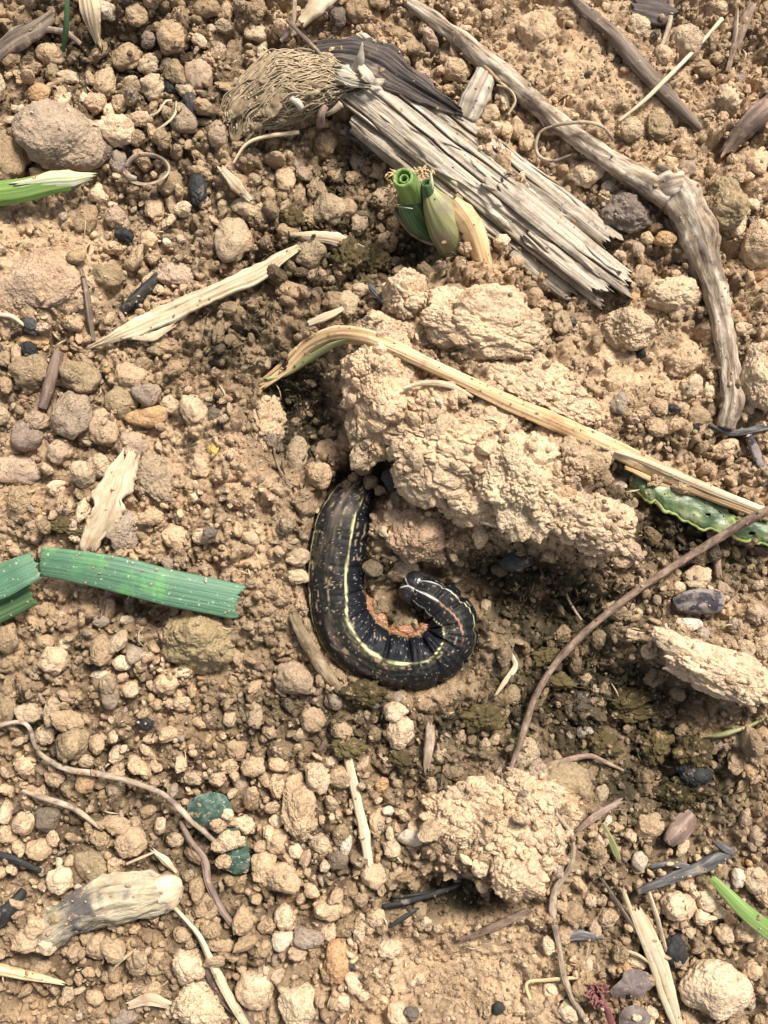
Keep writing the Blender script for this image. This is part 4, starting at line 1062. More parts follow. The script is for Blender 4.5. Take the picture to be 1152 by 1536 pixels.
# fleshy orange folds over the prolegs on the inside of the curl
def fold_lump(u, v, z, rx, ry, rz, ang, seed, nm):
    V, F = clod_shape(4, seed, .15, .10, .06)
    q = V.copy()
    w = np.clip((np.abs(fbm(q[:, 0] * 3.5, q[:, 1] * 3.5, q[:, 2] * 3.5, 3, seed)) < .11) * 1.0 + np.clip((q[:, 1] - .55) * 0, 0, 1), 0, .8)[:, None]
    col = np.array((.225, .098, .045)) * (1 + .4 * fbm(q[:, 0] * 2, q[:, 1] * 2, q[:, 2] * 2, 2, seed + 2)[:, None]) * (1 - w) + np.array((.50, .34, .22)) * w
    V = rot_z(V * np.array((rx, ry, rz)) / 100, math.radians(-ang)) + W(u, v, z)
    return part(nm, dict(V=V, F=F, col=col), M_LEG, cat_r)
for q, (u, v, rx, ry, ang) in enumerate([(545, 866, 8, 19, -8), (549, 908, 10, 19, -25), (567, 931, 18, 11, 35), (604, 946, 20, 11, 10), (635, 947, 15, 10, -8)]):
    fold_lump(u, v, -.20, rx, ry, 15, ang, 350 + q, 'proleg')
for q, (u, v) in enumerate([(664, 936), (655, 921), (640, 908)]):
    g = tube(np.linspace(W(u, v, -.26), W(u - 13, v + 5, -.44), 8), [.05, .045, .03, .012], 8, .05, 3, 360 + q)
    part('leg', dict(g, col=np.tile(np.array((.05, .035, .025)), (len(g['V']), 1))), M_LEG, cat_r)
# soil stuck on the hind end
for q, (u, v, r) in enumerate([(556, 722, 13), (530, 716, 9), (520, 728, 8), (570, 735, 9), (545, 703, 14)]):
    o = link('soil_crumb', PROT[q * 3], None, W(u, v, -.16 + .03 * q))
    o.scale = (r / 100, r / 100 * .85, r / 100 * .8); o.color = (*np.array(TONES['brown']) * .9, 1)
    tag(o, ['brown soil crumb lodged at the right of the caterpillar hind end', 'brown soil crumb lodged above the left of the caterpillar hind end', 'small brown crumb at the left flank of the caterpillar hind end',
            'brown crumb to the right below the dark gap at the caterpillar hind end', 'largest brown crumb capping the caterpillar hind end'][q], 'soil crumb', 'soil crumbs at the hind end of the caterpillar')

# ================================================================== WEATHERED WOOD
wa, wb_ = np.array((545., 120.)), np.array((925., 420.))
wdir = (wb_ - wa) / np.linalg.norm(wb_ - wa); wper = np.array((wdir[1], -wdir[0]))
def wood_geo(v0, v1, l0, l1, zt, zs, seed, nl_=230, nc=90, arch=.16, jag=26, bot=.30):
    c = np.linspace(v0, v1, nc); f = np.linspace(0, 1, nl_)
    tip = l1 + jag * (.75 * np.round(2.2 * fbm(c * .045, 0, 0, 2, seed, .8)) / 2 + .3 * fbm(c * .3, 0, 0, 2, seed + 40, .8)); st = l0 + jag * .6 * fbm(c * .08, 4, 0, 2, seed + 1)
    Lg = st[None] + (tip - st)[None] * f[:, None]
    Cc = c[None] + 3 * fbm(f[:, None] * 3, c[None] * .01, 0, 2, seed + 2)
    t = (2 * (c - v0) / (v1 - v0) - 1)[None]
    uu = wa[0] + wdir[0] * Lg + wper[0] * Cc; vv = wa[1] + wdir[1] * Lg + wper[1] * Cc
    warp = fbm(Lg * .005, Cc * .02, 2, 2, seed + 9) * 5
    ck_ = 0
    for q_ in range(max(2, int((v1 - v0) / 16))):
        c0_ = v0 + (v1 - v0) * (q_ + .5 + .5 * math.sin(seed * 3.1 + q_ * 5.7)) / max(2, int((v1 - v0) / 16)); a0_ = .5 + .5 * math.sin(seed + q_ * 2.3)
        ck_ = ck_ + np.exp(-((Cc + 6 * fbm(Lg * .008, q_, 0, 3, seed + 30) - c0_) / 1.5) ** 2) * np.exp(-((f[:, None] - a0_) / .26) ** 4)
    rid = fbm((Cc + warp) * .10, Lg * .005, 0, 4, seed + 3, .6)
    deep = fbm((Cc + warp) * .075, Lg * .0045, 6, 2, seed + 4)
    zb = gz(wa[0] + wdir[0] * 240, wa[1] + wdir[1] * 240) * 0 + np.interp(np.linspace(l0, l1, nl_), [-60, 250, 500], [zs - .03, zs, zs + .02])[:, None]
    z = zb + zt + arch * (1 - np.abs(t) ** 2.4) + .014 * rid - .11 * np.clip(ck_, 0, 1) + .035 * smooth01(6 * fbm(Cc * .045, Lg * .009, 9, 3, seed + 5)) - .03 * smooth01(5 * (fbm(Cc * .07, Lg * .016, 3, 2, seed + 15) - .4)) + .02 * fbm(Lg * .05, Cc * .05, 0, 3, seed + 6)
    ed = np.clip((np.abs(t) - .93) / .07, 0, 1)
    z = z - .10 * ed ** 2
    z[-1] -= .04; z[0] -= .04
    top = W(uu, vv, z); bt = W(uu, vv, zb - bot + 0 * z)
    V = np.concatenate([top.reshape(-1, 3), bt.reshape(-1, 3)])
    uv = np.stack([(Cc + warp * .3) / 100, Lg / 100], -1).reshape(-1, 2)
    i = np.arange(nl_ - 1)[:, None] * nc; j = np.arange(nc - 1)[None]
    Q = np.stack([i + j, i + j + 1, i + nc + j + 1, i + nc + j], -1).reshape(-1, 4)
    m = nl_ * nc
    def wall(idx): return np.stack([idx[:-1], idx[1:], idx[1:] + m, idx[:-1] + m], 1)
    e = [np.arange(nc), (nl_ - 1) * nc + np.arange(nc), np.arange(nl_) * nc, np.arange(nl_) * nc + nc - 1]
    F = np.concatenate([Q, Q[:, ::-1] + m] + [wall(x) for x in e])
    return dict(V=V, F=F, uv=np.concatenate([uv, uv]))
w_r = root('wood_chunk', 735, 270, 'weathered grey wood chunk with split grain lying behind the green stub', 'wood chunk')
zs = float(np.mean(gz(np.array([600., 700, 800, 880]), np.array([160., 230, 310, 370])))) + .04
part('wood_core', wood_geo(-48, 26, -10, 497, .20, zs, 401, nc=100, arch=.08), M_WOOD, w_r)
part('splinter', wood_geo(23, 58, -40, 436, .10, zs, 402, nc=46, arch=.10, jag=20), M_WOOD, w_r, 'lower strip of wood along the upper edge')
part('splinter', wood_geo(-76, -44, 20, 440, .02, zs, 403, nc=46, arch=.12, jag=24), M_WOOD, w_r, 'sunken strip of wood along the lower edge')
part('splinter', wood_geo(-12, 16, 250, 489, .345, zs, 404, nl_=130, nc=34, arch=.04, jag=30, bot=.1), M_WOOD, w_r, 'pale raised splinter near the broken end')
part('splinter', wood_geo(-40, -18, 330, 480, .30, zs, 405, nl_=90, nc=28, arch=.04, jag=26, bot=.1), M_WOOD, w_r, 'short raised splinter at the broken end')
part('bark', blade(rail([(470, 78, .0), (520, 76, .1), (570, 92, .14), (640, 140, .12), (680, 165, .02)], .28, 50), [.34, .62, .62, .42, .15], .08, .10, 27, 0, .022, 9, (.18, .15), 411, .3, .06), M_WOODD, w_r, 'dark purple grey slab of bark at the upper end')
part('bark', blade(rail([(520, 195, .0), (550, 205, .05), (590, 232, .05)], .22, 30), [.18, .34, .12], .06, .1, 11, 0, .012, 5, (.1, .1), 412, .15), M_WOODD, w_r, 'dark strip of bark above the stub')

# ================================================================== NETTED ROOT CROWN
rc = root('stubble_clump', 430, 130, 'brown netted root crown with torn white husk end, left of the weathered wood', 'root crown')
def crown_pt(t, c):
    """t along (0 lower left .. 1 right), c across (-1 lower .. 1 upper)"""
    u = np.interp(t, [0, .2, .45, .7, 1], [346, 366, 425, 490, 552]); v = np.interp(t, [0, .2, .45, .7, 1], [226, 170, 130, 122, 128])
    du = np.interp(t, [0, .2, .45, .7, 1], [-.95, -.72, -.28, .1, .3]); dv = np.interp(t, [0, .2, .45, .7, 1], [-.3, -.7, -.96, -.99, -.95])
    wd = np.interp(t, [0, .15, .45, .7, .9, 1], [20, 42, 62, 50, 28, 14])
    hh = np.interp(t, [0, .2, .5, .8, 1], [.05, .28, .52, .40, .2])
    return u + du * wd * c, v + dv * wd * c, hh * (1 - np.abs(c) ** 2.4) 
zc0 = float(gz(430, 140)) + .10
tt = np.linspace(0, 1, 110); cc_ = np.linspace(-1, 1, 50)
TT, CC = np.meshgrid(tt, cc_, indexing='ij')
uu, vv, hh = crown_pt(TT, CC)
uu = uu + 13 * fbm(TT * 7, CC * 3, 0, 3, 425, .6); vv = vv + 13 * fbm(TT * 7, CC * 3, 4, 3, 426, .6)
hh = hh + .08 * fbm(TT * 6, CC * 4, 0, 3, 424) + .06 * fbm(TT * 34, CC * 16, 0, 4, 427, .75)
Vt = W(uu, vv, zc0 + hh); Vbt = W(uu, vv, zc0 - .35 + 0 * hh)
i = np.arange(109)[:, None] * 50; j = np.arange(49)[None]
Qc = np.stack([i + j, i + 50 + j, i + 51 + j, i + j + 1], -1).reshape(-1, 4); m = 110 * 50
def wl(ix): return np.stack([ix[:-1], ix[1:], ix[1:] + m, ix[:-1] + m], 1)
Fc = np.concatenate([Qc, Qc[:, ::-1] + m, wl(np.arange(50)), wl(109 * 50 + np.arange(50)), wl(np.arange(110) * 50), wl(np.arange(110) * 50 + 49)])
uvc = np.stack([CC * .6, TT * 2.4], -1).reshape(-1, 2)
part('crown_core', dict(V=np.concatenate([Vt.reshape(-1, 3), Vbt.reshape(-1, 3)]), F=Fc, uv=np.concatenate([uvc, uvc])), M_CROWN, rc)
rg = np.random.RandomState(5)
fib = []
for q in range(84):                                     # long strands that weave apart and together
    c0 = -.92 + 1.84 * q / 83 + rg.uniform(-.02, .02)
    t = np.linspace(rg.uniform(.08, .42), rg.uniform(.62, .96), 42)
    c = np.clip(c0 + .055 * np.sin(t * 30 + (q % 2) * math.pi + 2 * fbm(t * 3, q, 0, 2, 430)) + .09 * fbm(t * 5, q, 0, 2, 431), -.99, .99)
    u_, v_, h_ = crown_pt(t, c)
    z_ = zc0 + h_ + .025 + .04 * fbm(t * 9, q * 3.1, 0, 2, 433)
    fib.append(tube(W(u_, v_, z_), [.004, .0125, .0125, .004], 5, .1, 6, q))
for q in range(150):
    t0, c0 = rg.uniform(.1, .9), rg.uniform(-.95, .9)
    t = np.linspace(t0, t0 + rg.uniform(-.03, .05), 6); c = np.linspace(c0, c0 + .07, 6)
    u_, v_, h_ = crown_pt(t, np.clip(c, -1, 1))
    fib.append(tube(W(u_, v_, zc0 + h_ + .04), [.011, .016, .011], 5, .1, 6, q))
tag(part('fibre_net', join(*fib), M_FIBRE, rc), None, None, None, 'stuff')
ztop = zc0 + .30
part('torn_husk', blade(np.array([W(498, 106, ztop + .1), W(512, 112, ztop + .22), W(528, 118, ztop + .24), W(545, 124, ztop + .1)]), [.14, .26, .24, .10], .03, .15, 13, .15, .02, 5, (.12, .14), 441, .45, .06), M_TORN, rc)
part('torn_husk', blade(catmull(np.array([W(530, 108, ztop + .18), W(540, 90, ztop + .36), W(543, 70, ztop + .46)]), 14), [.16, .14, .03], .025, .2, 9, .5, .01, 4, (0, .05), 442, .2), M_TORN, rc)
part('torn_husk', blade(catmull(np.array([W(538, 92, ztop + .30), W(552, 108, ztop + .34), W(560, 122, ztop + .26), W(572, 126, ztop + .1)]), 18), [.10, .15, .13, .03], .025, .2, 9, -.4, .01, 4, (0, .05), 443, .3, .05), M_TORN, rc)
for q, (a0, b0, r0) in enumerate([((432, 145, .46), (452, 162, .42), .055), ((440, 148, .4), (434, 180, .05), .03), ((420, 150, .36), (411, 195, .0), .028), ((402, 155, .3), (410, 188, .02), .025)]):
    part('root_stub', tube(catmull(np.array([W(a0[0], a0[1], zc0 + a0[2]), W((a0[0] + b0[0]) / 2 + 4, (a0[1] + b0[1]) / 2, zc0 + (a0[2] + b0[2]) / 2 + .05), W(b0[0], b0[1], zc0 + b0[2])]), 14), [r0 * 1.2, r0, r0 * .9], 9, .15, 5, 450 + q), M_TORN if q == 0 else M_FIBRE, rc)
part('root_stub', tube(catmull(np.array([W(488, 160, zc0 + .3), W(482, 172, zc0 + .3), W(480, 188, zc0 + .12)]), 12), [.055, .06, .065], 10, .08, 4, 456), M_REDBARK, rc, 'pinkish root stub')
part('root_stub', tube(catmull(np.array([W(512, 156, zc0 + .3), W(500, 166, zc0 + .26), W(490, 172, zc0 + .16)]), 12), [.06, .04, .03], 8, .1, 4, 457), M_FIBRE, rc)

# ================================================================== GREEN STUB
st = root('green_stub', 660, 350, 'green cut grass stub with rolled hollow leaf, standing before the weathered wood', 'plant stub')
zg = float(gz(660, 350))
def hollow(P, ro, ri, kk, seed, spiral=.0):
    """hollow rolled leaf: outer wall, rim, inner wall down to a floor"""
    n = len(P); T, L, Un = frames(P)
    th = np.linspace(0, 2 * math.pi, kk, endpoint=False)
    rows = []; ro = prof(ro, n)
    def ring(p, l, u, r): return p + l * (np.cos(th) * r)[:, None] + u * (np.sin(th) * r)[:, None]
    for q in range(n): rows.append(ring(P[q], L[q], Un[q], ro[q] * (1 + .02 * np.sin(th * 9))))
    rows.append(ring(P[-1] + T[-1] * .012, L[-1], Un[-1], (ro[-1] + ri) / 2 * (1 + 0 * th)))
    for q in range(5):
        rows.append(ring(P[-1] - T[-1] * (q * .09), L[-1], Un[-1], ri * (1 - q * .06) * (1 + 0 * th)))
    V = np.concatenate(rows); nr = len(rows)
    i = np.arange(nr - 1)[:, None] * kk; j = np.arange(kk)[None]; j2 = (j + 1) % kk
    Q = np.stack([i + j, i + j2, i + kk + j2, i + kk + j], -1).reshape(-1, 4)
    c = len(V); V = np.vstack([V, P[-1] - T[-1] * .45, P[0]])
    a = np.arange(kk); b = (a + 1) % kk; e = (nr - 1) * kk
    F = [Q, np.concatenate([np.stack([e + a, e + b, np.full(kk, c)], 1), np.stack([b, a, np.full(kk, c + 1)], 1)])]
    uv = np.concatenate([np.stack([th * .2, np.full(kk, r_ * .08)], 1) for r_ in range(nr)] + [np.zeros((2, 2))])
    return dict(V=V, F=F, uv=uv)
def line(*pts, m=16): return catmull(np.array([W(p[0], p[1], zg + p[2]) for p in pts]), m)
part('rolled_leaf', hollow(line((628, 312, .2), (615, 292, .65), (608, 275, 1.05), (604, 266, 1.22)), [.17, .165, .155, .145], .105, 32, 1), M_GREEN2, st, 'bright green hollow tube')
part('rolled_leaf', hollow(line((620, 300, .55), (610, 278, 1.0), (606, 268, 1.19)), [.07, .075, .07], .045, 24, 2), M_GREEN2, st, 'inner roll inside the green tube')
part('leaf_wrap', blade(line((632, 310, .55), (628, 285, .95), (622, 262, 1.15)), [.14, .16, .10], .02, .35, 9, .5, .004, 4, (0, .03), 3), M_GREEN2, st, 'second green wall beside the tube')
part('rolled_leaf', hollow(line((650, 318, .3), (645, 300, .62), (641, 285, .84), (640, 274, .95)), [.115, .11, .10, .085], .065, 24, 4), M_GREEND, st, 'darker small rolled leaf')
part('leaf_wrap', blade(line((641, 300, .75), (648, 280, .95), (647, 262, 1.02)), [.05, .08, .03], .018, .3, 7, .4, .003, 3, (0, .03), 5), M_CUTTIP, st, 'pale cut edge of the small leaf')
part('sheath', tube(line((618, 288, .62), (618, 305, .52), (628, 330, .28), (645, 352, .05)), [.20, .225, .21, .12], 22, .04, 2, 6, .8, .03), M_GREEND, st, 'dark bluish green inner sheath')
part('sheath', tube(line((641, 276, .84), (652, 303, .70), (668, 332, .42), (688, 364, .02)), [.05, .20, .31, .35], 30, .06, 2, 7, .8, .06), M_SHEATH, st, 'olive green outer sheath with purplish rim')
part('sheath', blade(line((588, 285, .52), (592, 310, .38), (612, 338, .16), (640, 360, .07), (672, 364, .08), (692, 360, .12)), [.10, .14, .14, .12, .12, .05], .02, .2, 9, -.5, .006, 4, (.05, .03), 8, .15), M_ROOTP, st, 'papery brown sheath edge')
part('dry_leaf', blade(line((682, 298, .66), (698, 318, .68), (713, 345, .56), (724, 378, .42), (731, 404, .30), (735, 420, .22), m=30), [.14, .34, .38, .34, .28, .18], .025, .30, 13, -.15, .006, 4, (0, .10), 9, .08), M_STRAW, st, 'tan dead leaf bent down on the right')
part('rib', tube(line((590, 309, .72), (605, 311, .80), (619, 313, .78)), [.008, .008], 5, 0), M_CUTTIP, st)
fr = []
rg = np.random.RandomState(9)
for q in range(70):
    u0, v0 = 586 + rg.uniform(-6, 8), rg.uniform(258, 318)
    if q > 42: u0, v0 = rg.uniform(622, 648), rg.uniform(252, 264)
    zz = rg.uniform(.5, .9)
    fr.append(tube(catmull(np.array([W(u0, v0, zg + zz), W(u0 + rg.uniform(-5, 5), v0 + rg.uniform(-5, 5), zg + zz + .06), W(u0 + rg.uniform(-9, 7), v0 + rg.uniform(-8, 6), zg + zz + rg.uniform(-.05, .12))]), 5), [.012, .014, .005], 4, 0))
tag(part('frayed_fibre', join(*fr), M_STRAW, st), None, None, None, 'stuff')

# ================================================================== STICKS
fs = root('forked_stick', 1000, 285, 'long mottled grey forked stick with a knot at the upper right', 'stick')
part('stem', tube(rail([(596, -8, -.02), (640, 22, .02), (690, 58, .04), (760, 118, .05), (830, 178, .06), (900, 230, .08), (960, 268, .10), (1004, 292, .10)], .13, 150, .35), [.08, .10, .118, .122, .135, .14, .16, .18], 24, .26, 3.2, 501, .95, .16, knob=.18), M_STICK, fs)
part('limb', tube(rail([(1000, 268, .12), (1018, 292, .12), (1044, 345, .08), (1066, 415, .05), (1082, 480, .03), (1094, 545, .02), (1100, 600, .02), (1090, 642, .0)], .12, 130, .35), [.18, .22, .21, .17, .15, .145, .145, .11], 24, .26, 3.2, 502, .95, .18, knob=.18), M_STICK, fs)
part('knot', tube(rail([(985, 284, .06), (1006, 276, .16), (1024, 270, .10)], .12, 30, .2), [.17, .25, .12], 18, .16, 3, 503, 1, .1), M_STICK, fs)
part('bark', blade(rail([(1000, 330, .0), (1022, 360, .06), (1040, 400, .06), (1052, 440, .02)], .05, 40), [.10, .30, .30, .12], .05, .15, 9, .5, .01, 4, (.08, .08), 504, .2), M_TWIGD, fs, 'dark bark peeling on the underside of the limb')
part('bud_scar', tube(rail([(985, 250, .26), (1000, 256, .30), (1008, 262, .30)], .1, 16, .2), [.03, .06, .05], 9, .2, 4, 505), M_TWIGD, fs)

def stick(name, pts, rad, mat, label, cat, lift=.06, seed=0, kk=10, rough=.22, stiff=.3, ridge=.10, flat=1.0, group=None, n=80, knob=.25):
    o = part(name, tube(rail(pts, lift, n, stiff), rad, kk, rough, 3, seed, flat, ridge, knob=knob), mat)
    return tag(o, label, cat, group)
def strip(name, pts, wd, mat, label, cat, lift=.06, seed=0, thick=.03, curl=.12, kk=13, tw=0.0, ridge=.012, rag=(.08, .08), ed=.16, stiff=.3, group=None, n=70, wave=.0, fold=0.0):
    o = part(name, blade(rail(pts, lift, n, stiff), wd, thick, curl, kk, tw, ridge, 5, rag, seed, ed, wave, fold), mat)
    return tag(o, label, cat, group)

stick('twig', [(852, -10), (880, 18), (920, 52), (960, 100), (1008, 150), (1038, 182), (1050, 194, -.05)], [.06, .07, .085, .09, .095, .08, .04], M_TWIGD, 'thin dark tapering twig running down from the top right edge', 'twig', .09, 511, 12)
stick('straw', [(1083, 28, .05), (1050, 66, .08), (1003, 115, .14), (965, 152, .05), (928, 182)], [.035, .03, .03, .026, .02], M_STRAWP, 'thin straight straw stem crossing the dark twig at the top right', 'straw stem', .10, 512, 8, stiff=.5)
stick('straw', [(1006, -6), (1005, 30, .05), (998, 55, .03), (991, 70)], [.045, .04, .04, .03], M_ROOTP, 'short beige stem at the top edge above the pale crumb', 'straw stem', .06, 513, 8)
stick('root', [(1160, 762, .42), (1120, 782, .30), (1080, 806, .14), (1000, 856, .10), (930, 905, .12), (872, 953, .10), (828, 1002, .06), (800, 1052, .04), (782, 1110, .03), (757, 1178)], [.07, .065, .06, .06, .058, .058, .055, .05, .045, .025], M_TWIGB, 'long reddish brown root curving down from the right edge', 'root', .22, 514, 12, .22, .4, n=160, knob=.2)
stick('root', [(757, 1176, .0), (790, 1160, .03), (830, 1146, .05), (880, 1134, .08), (905, 1142, .05), (935, 1156)], [.05, .05, .05, .05, .04, .025], M_TWIGB, 'short reddish side root forking right at the end of the long reddish root', 'root', .10, 515, 10, .12)
strip('root', [(838, 1225, .0), (856, 1250, .04), (860, 1282, .05), (850, 1310, .05), (833, 1335, .04), (829, 1370, .03), (838, 1420, .03), (846, 1465, .03), (862, 1505, .03), (886, 1545)], [.05, .06, .08, .10, .12, .09, .08, .09, .10, .08], M_ROOTP, 'pale flattened winding root at the lower right of the mound', 'root', .14, 516, .05, .2, 9, .3, .006, stiff=.2, n=120)
stick('root', [(-8, 1090), (25, 1083, .06), (44, 1092, .06), (58, 1128, .04), (100, 1153, .06), (150, 1161, .05), (200, 1174, .06), (245, 1192, .08), (285, 1228, .10), (328, 1268)], [.035, .035, .035, .04, .042, .04, .04, .045, .05, .035], M_ROOTP, 'long thin greyish root winding from the left edge to the teal leaf', 'root', .16, 517, 8, .1, .12, n=140)
stick('root', [(34, 1186), (60, 1196, .04), (100, 1208, .05), (125, 1222, .04), (150, 1242)], [.03, .04, .038, .035, .02], M_ROOTP, 'short beige root end below the thin greyish root', 'root', .12, 518, 8)
strip('stalk', [(272, 1236), (285, 1262, .05), (305, 1290, .06), (312, 1325, .06), (330, 1362, .04), (352, 1392)], [.06, .10, .12, .11, .10, .06], M_REDBARK, 'purplish grey flattened stalk below the teal leaf', 'stalk', .14, 519, .05, .25, 9, .2)
strip('stalk', [(256, 1356), (280, 1382, .05), (300, 1408, .06), (318, 1448, .05), (342, 1496, .03), (372, 1545)], [.05, .06, .09, .14, .15, .12], M_STRAWP, 'beige split stalk running from the papery tuber to the bottom edge', 'stalk', .16, 520, .05, .3, 9, 0)
strip('stalk', [(300, 1430), (330, 1490, .03), (385, 1545)], [.14, .20, .18], M_TWIGD, 'dark flat stalk beside the beige split stalk at the bottom', 'stalk', .05, 521, .05, .15, 9, 0)
strip('stalk', [(514, 1096, .0), (522, 1140, .02), (533, 1190, .02), (545, 1245, .0), (553, 1296, -.02)], [.10, .13, .14, .17, .14], M_STRAWP, 'half buried pale flat stalk below the caterpillar', 'stalk', .10, 522, .05, .2, 9)
sb = root('straw_bundle', 985, 1430, 'split pale straw bundle standing diagonally at the lower right', 'straw bundle')
for q, (pts, wd, tw) in enumerate([([(936, 1338), (958, 1395, .08), (976, 1440, .08), (994, 1495, .06), (1016, 1548)], [.05, .09, .10, .09, .08], .2), ([(958, 1370), (982, 1420, .12), (1000, 1470, .10), (1022, 1548)], [.16, .24, .18, .10], 0),
                                    ([(973, 1338), (985, 1375, .12), (998, 1424, .06)], [.05, .07, .06], .3), ([(930, 1424), (955, 1432, .06), (975, 1445, .06)], [.03, .05, .04], 0), ([(905, 1322), (925, 1352, .03), (950, 1392, .05)], [.03, .06, .06], .3)]):
    part('strand', blade(rail(pts, .10, 50, .3), wd, .04, .25, 9, tw, .01, 4, (.08, .08), 530 + q, .12), M_STRAWP if q != 4 else M_TWIGD, sb)
ag = root('ashy_twig', 1030, 1308, 'ashy grey charred twig with side splinters near the right edge', 'twig')
part('stem', tube(rail([(956, 1338), (985, 1326, .05), (1020, 1312, .06), (1055, 1300, .06), (1098, 1276)], .12, 60, .3), [.05, .07, .08, .10, .08], 12, .22, 5, 541, .8, .2), M_CHARG, ag)
part('splinter', tube(rail([(975, 1300), (1005, 1296, .05), (1040, 1302, .05)], .10, 30, .3), [.03, .05, .04], 9, .22, 5, 542), M_CHARG, ag)
part('splinter', tube(rail([(1070, 1262), (1085, 1272, .06), (1100, 1280, .05)], .12, 24, .3), [.03, .06, .04], 9, .2, 5, 543), M_CHARG, ag)
bn = root('charred_needles', 630, 1352, 'black charred needle splinters poking from under the lower mound', 'charred stick')
part('needle', tube(rail([(574, 1360), (610, 1352, .06), (660, 1338, .05), (690, 1326)], .10, 40, .4), [.04, .055, .05, .03], 9, .2, 5, 551, .8, .2), M_CHAR, bn)
part('needle', tube(rail([(576, 1394), (600, 1380, .06), (628, 1362, .03)], .08, 30, .4), [.02, .04, .03], 8, .2, 5, 552), M_CHAR, bn)
part('needle', tube(rail([(590, 1346), (640, 1340, .06), (680, 1332, .0)], .07, 30, .4), [.02, .03, .03], 8, .2, 5, 553), M_CHAR, bn)
stick('charred_twig', [(-6, 1384), (18, 1358, .04), (36, 1336, .02)], [.09, .10, .07], M_CHAR, 'black and white charred twig at the left edge above the papery tuber', 'twig', .08, 555, 10, .2)
stick('charred_twig', [(-6, 1282), (20, 1288, .03), (48, 1300, .02), (62, 1306)], [.05, .06, .05, .03], M_CHAR, 'thin black charred twig at the left edge above the other charred twig', 'twig', .08, 556, 9, .2)
stick('charred_twig', [(184, 468), (205, 448, .06), (238, 412)], [.075, .085, .05], M_CHAR, 'short black charred twig above the pale twisted dry leaf', 'twig', .10, 557, 10, .2)
stick('charred_twig', [(122, 405), (130, 440, .03), (136, 485, .03), (140, 512)], [.03, .05, .05, .03], M_TWIGD, 'thin dark upright twig left of the pale twisted dry leaf', 'twig', .07, 558, 9, .15)
stick('twig', [(88, 528), (80, 556, .05), (72, 585, .05), (64, 612)], [.065, .075, .075, .06], M_REDBARK, 'spotted pinkish twig bit at the left edge', 'twig', .12, 559, 10, .08)
strip('bark_strip', [(-6, 78), (20, 58, .05), (50, 42, .05), (76, 24)], [.26, .34, .32, .16], M_TWIGD, 'dark grey bark strip at the top left corner', 'bark', .14, 560, .08, .2, 11)
strip('broken_stalk', [(130, -10, .1), (134, 14, .14), (139, 36, .10), (146, 58)], [.30, .30, .26, .10], M_STRAWP, 'pale broken flat stalk hanging in from the top left edge', 'stalk', .20, 561, .05, .2, 13, rag=(0, .22))
stick('grass_sprig', [(101, -8, .4), (100, 25, .35), (98, 55, .2), (95, 76)], [.035, .04, .045, .03], M_GREEND, 'thin dark green grass stem at the top left', 'grass stem', .10, 562, 8, .05)
stick('straw', [(54, 42), (80, 45, .04), (100, 50, .04), (121, 66)], [.035, .035, .04, .03], M_ROOTP, 'short bent beige straw at the top left beside the green stem', 'straw stem', .14, 563, 8)
strip('pale_straw', [(-8, 1454, .03), (30, 1462, .05), (60, 1468, .05), (90, 1474)], [.20, .17, .13, .05], M_STRAW, 'short pale straw at the left edge below the papery tuber', 'straw', .16, 564, .04, .2, 9)
tk = root('wood_bit', 715, 142, 'thick short wood bit between the weathered wood and the forked stick', 'wood bit')
part('wood_core', tube(rail([(698, 178, .0), (714, 143, .06), (731, 108, .0)], .14, 40, .3), [.15, .21, .20, .15], 22, .26, 4, 565, .7, .25, ridge_f=14), M_WOOD, tk)
rb = strip('bark_piece', [(1092, 226), (1112, 200, .08), (1135, 175, .10), (1162, 150, .05)], [.20, .34, .36, .3], M_REDBARK, 'reddish brown bark piece at the right edge near the top', 'bark', .18, 566, .09, .2, 13, rag=(.15, .1), ed=.15)
strip('bark_piece', [(958, 10), (985, 16, .05), (1008, 24)], [.36, .42, .30], M_WOODD, 'dark purplish bark piece at the top right edge', 'bark', .10, 567, .07, .1, 13, rag=(.1, .1), ed=.15)
strip('stalk', [(1128, 8, .05), (1115, 40, .10), (1102, 72, .08), (1092, 104)], [.12, .16, .13, .06], M_TWIGB, 'brown split stalk at the top right corner', 'stalk', .14, 568, .05, .25, 9)
strip('stalk', [(1106, 18), (1104, 50, .08), (1098, 80)], [.05, .08, .05], M_ROOTP, 'pale thin splinter beside the brown split stalk', 'stalk', .16, 569, .04, .2, 7)
mc = root('wood_chip', 1046, 905, 'dark mottled wood chip at the right below the reddish root', 'wood chip')
part('wood_core', tube(rail([(1013, 908), (1030, 903, .04), (1060, 902, .04), (1081, 903)], .12, 40, .3), [.12, .17, .18, .15], 18, .15, 3, 570, .7, .12), M_CHIP, mc)
ch = root('wood_chip', 1021, 1244, 'reddish grained oval wood chip above the ashy twig', 'wood chip')
part('wood_core', tube(rail([(1002, 1264), (1012, 1252, .04), (1026, 1234, .04), (1036, 1222)], .08, 40, .3), [.10, .19, .20, .12], 18, .08, 3, 571, .75, .15), M_REDBARK, ch)
strip('bark_flake', [(190, 690, .06), (176, 722, .10), (160, 762, .10), (136, 812, .06), (134, 822)], [.26, .46, .52, .46, .22], M_FLAKE, 'pale flat bark flake above the long grass blade', 'bark flake', .16, 572, .06, .06, 21, 0, .02, (.2, .2), .4, wave=.08)
strip('stalk', [(440, 925, .06), (455, 955, .08), (478, 995, .06), (508, 1036)], [.14, .20, .20, .12], M_CROWN, 'olive brown crumbling stalk against the outer side of the caterpillar', 'stalk', .10, 573, .08, .25, 11, 0, .015, (.08, .1), .15)
strip('stalk', [(165, 870), (160, 890, .03), (152, 925)], [.06, .09, .05], M_TWIGB, 'small brown stem under the fold of the grass blade', 'stalk', .06, 574, .04, .2, 7)
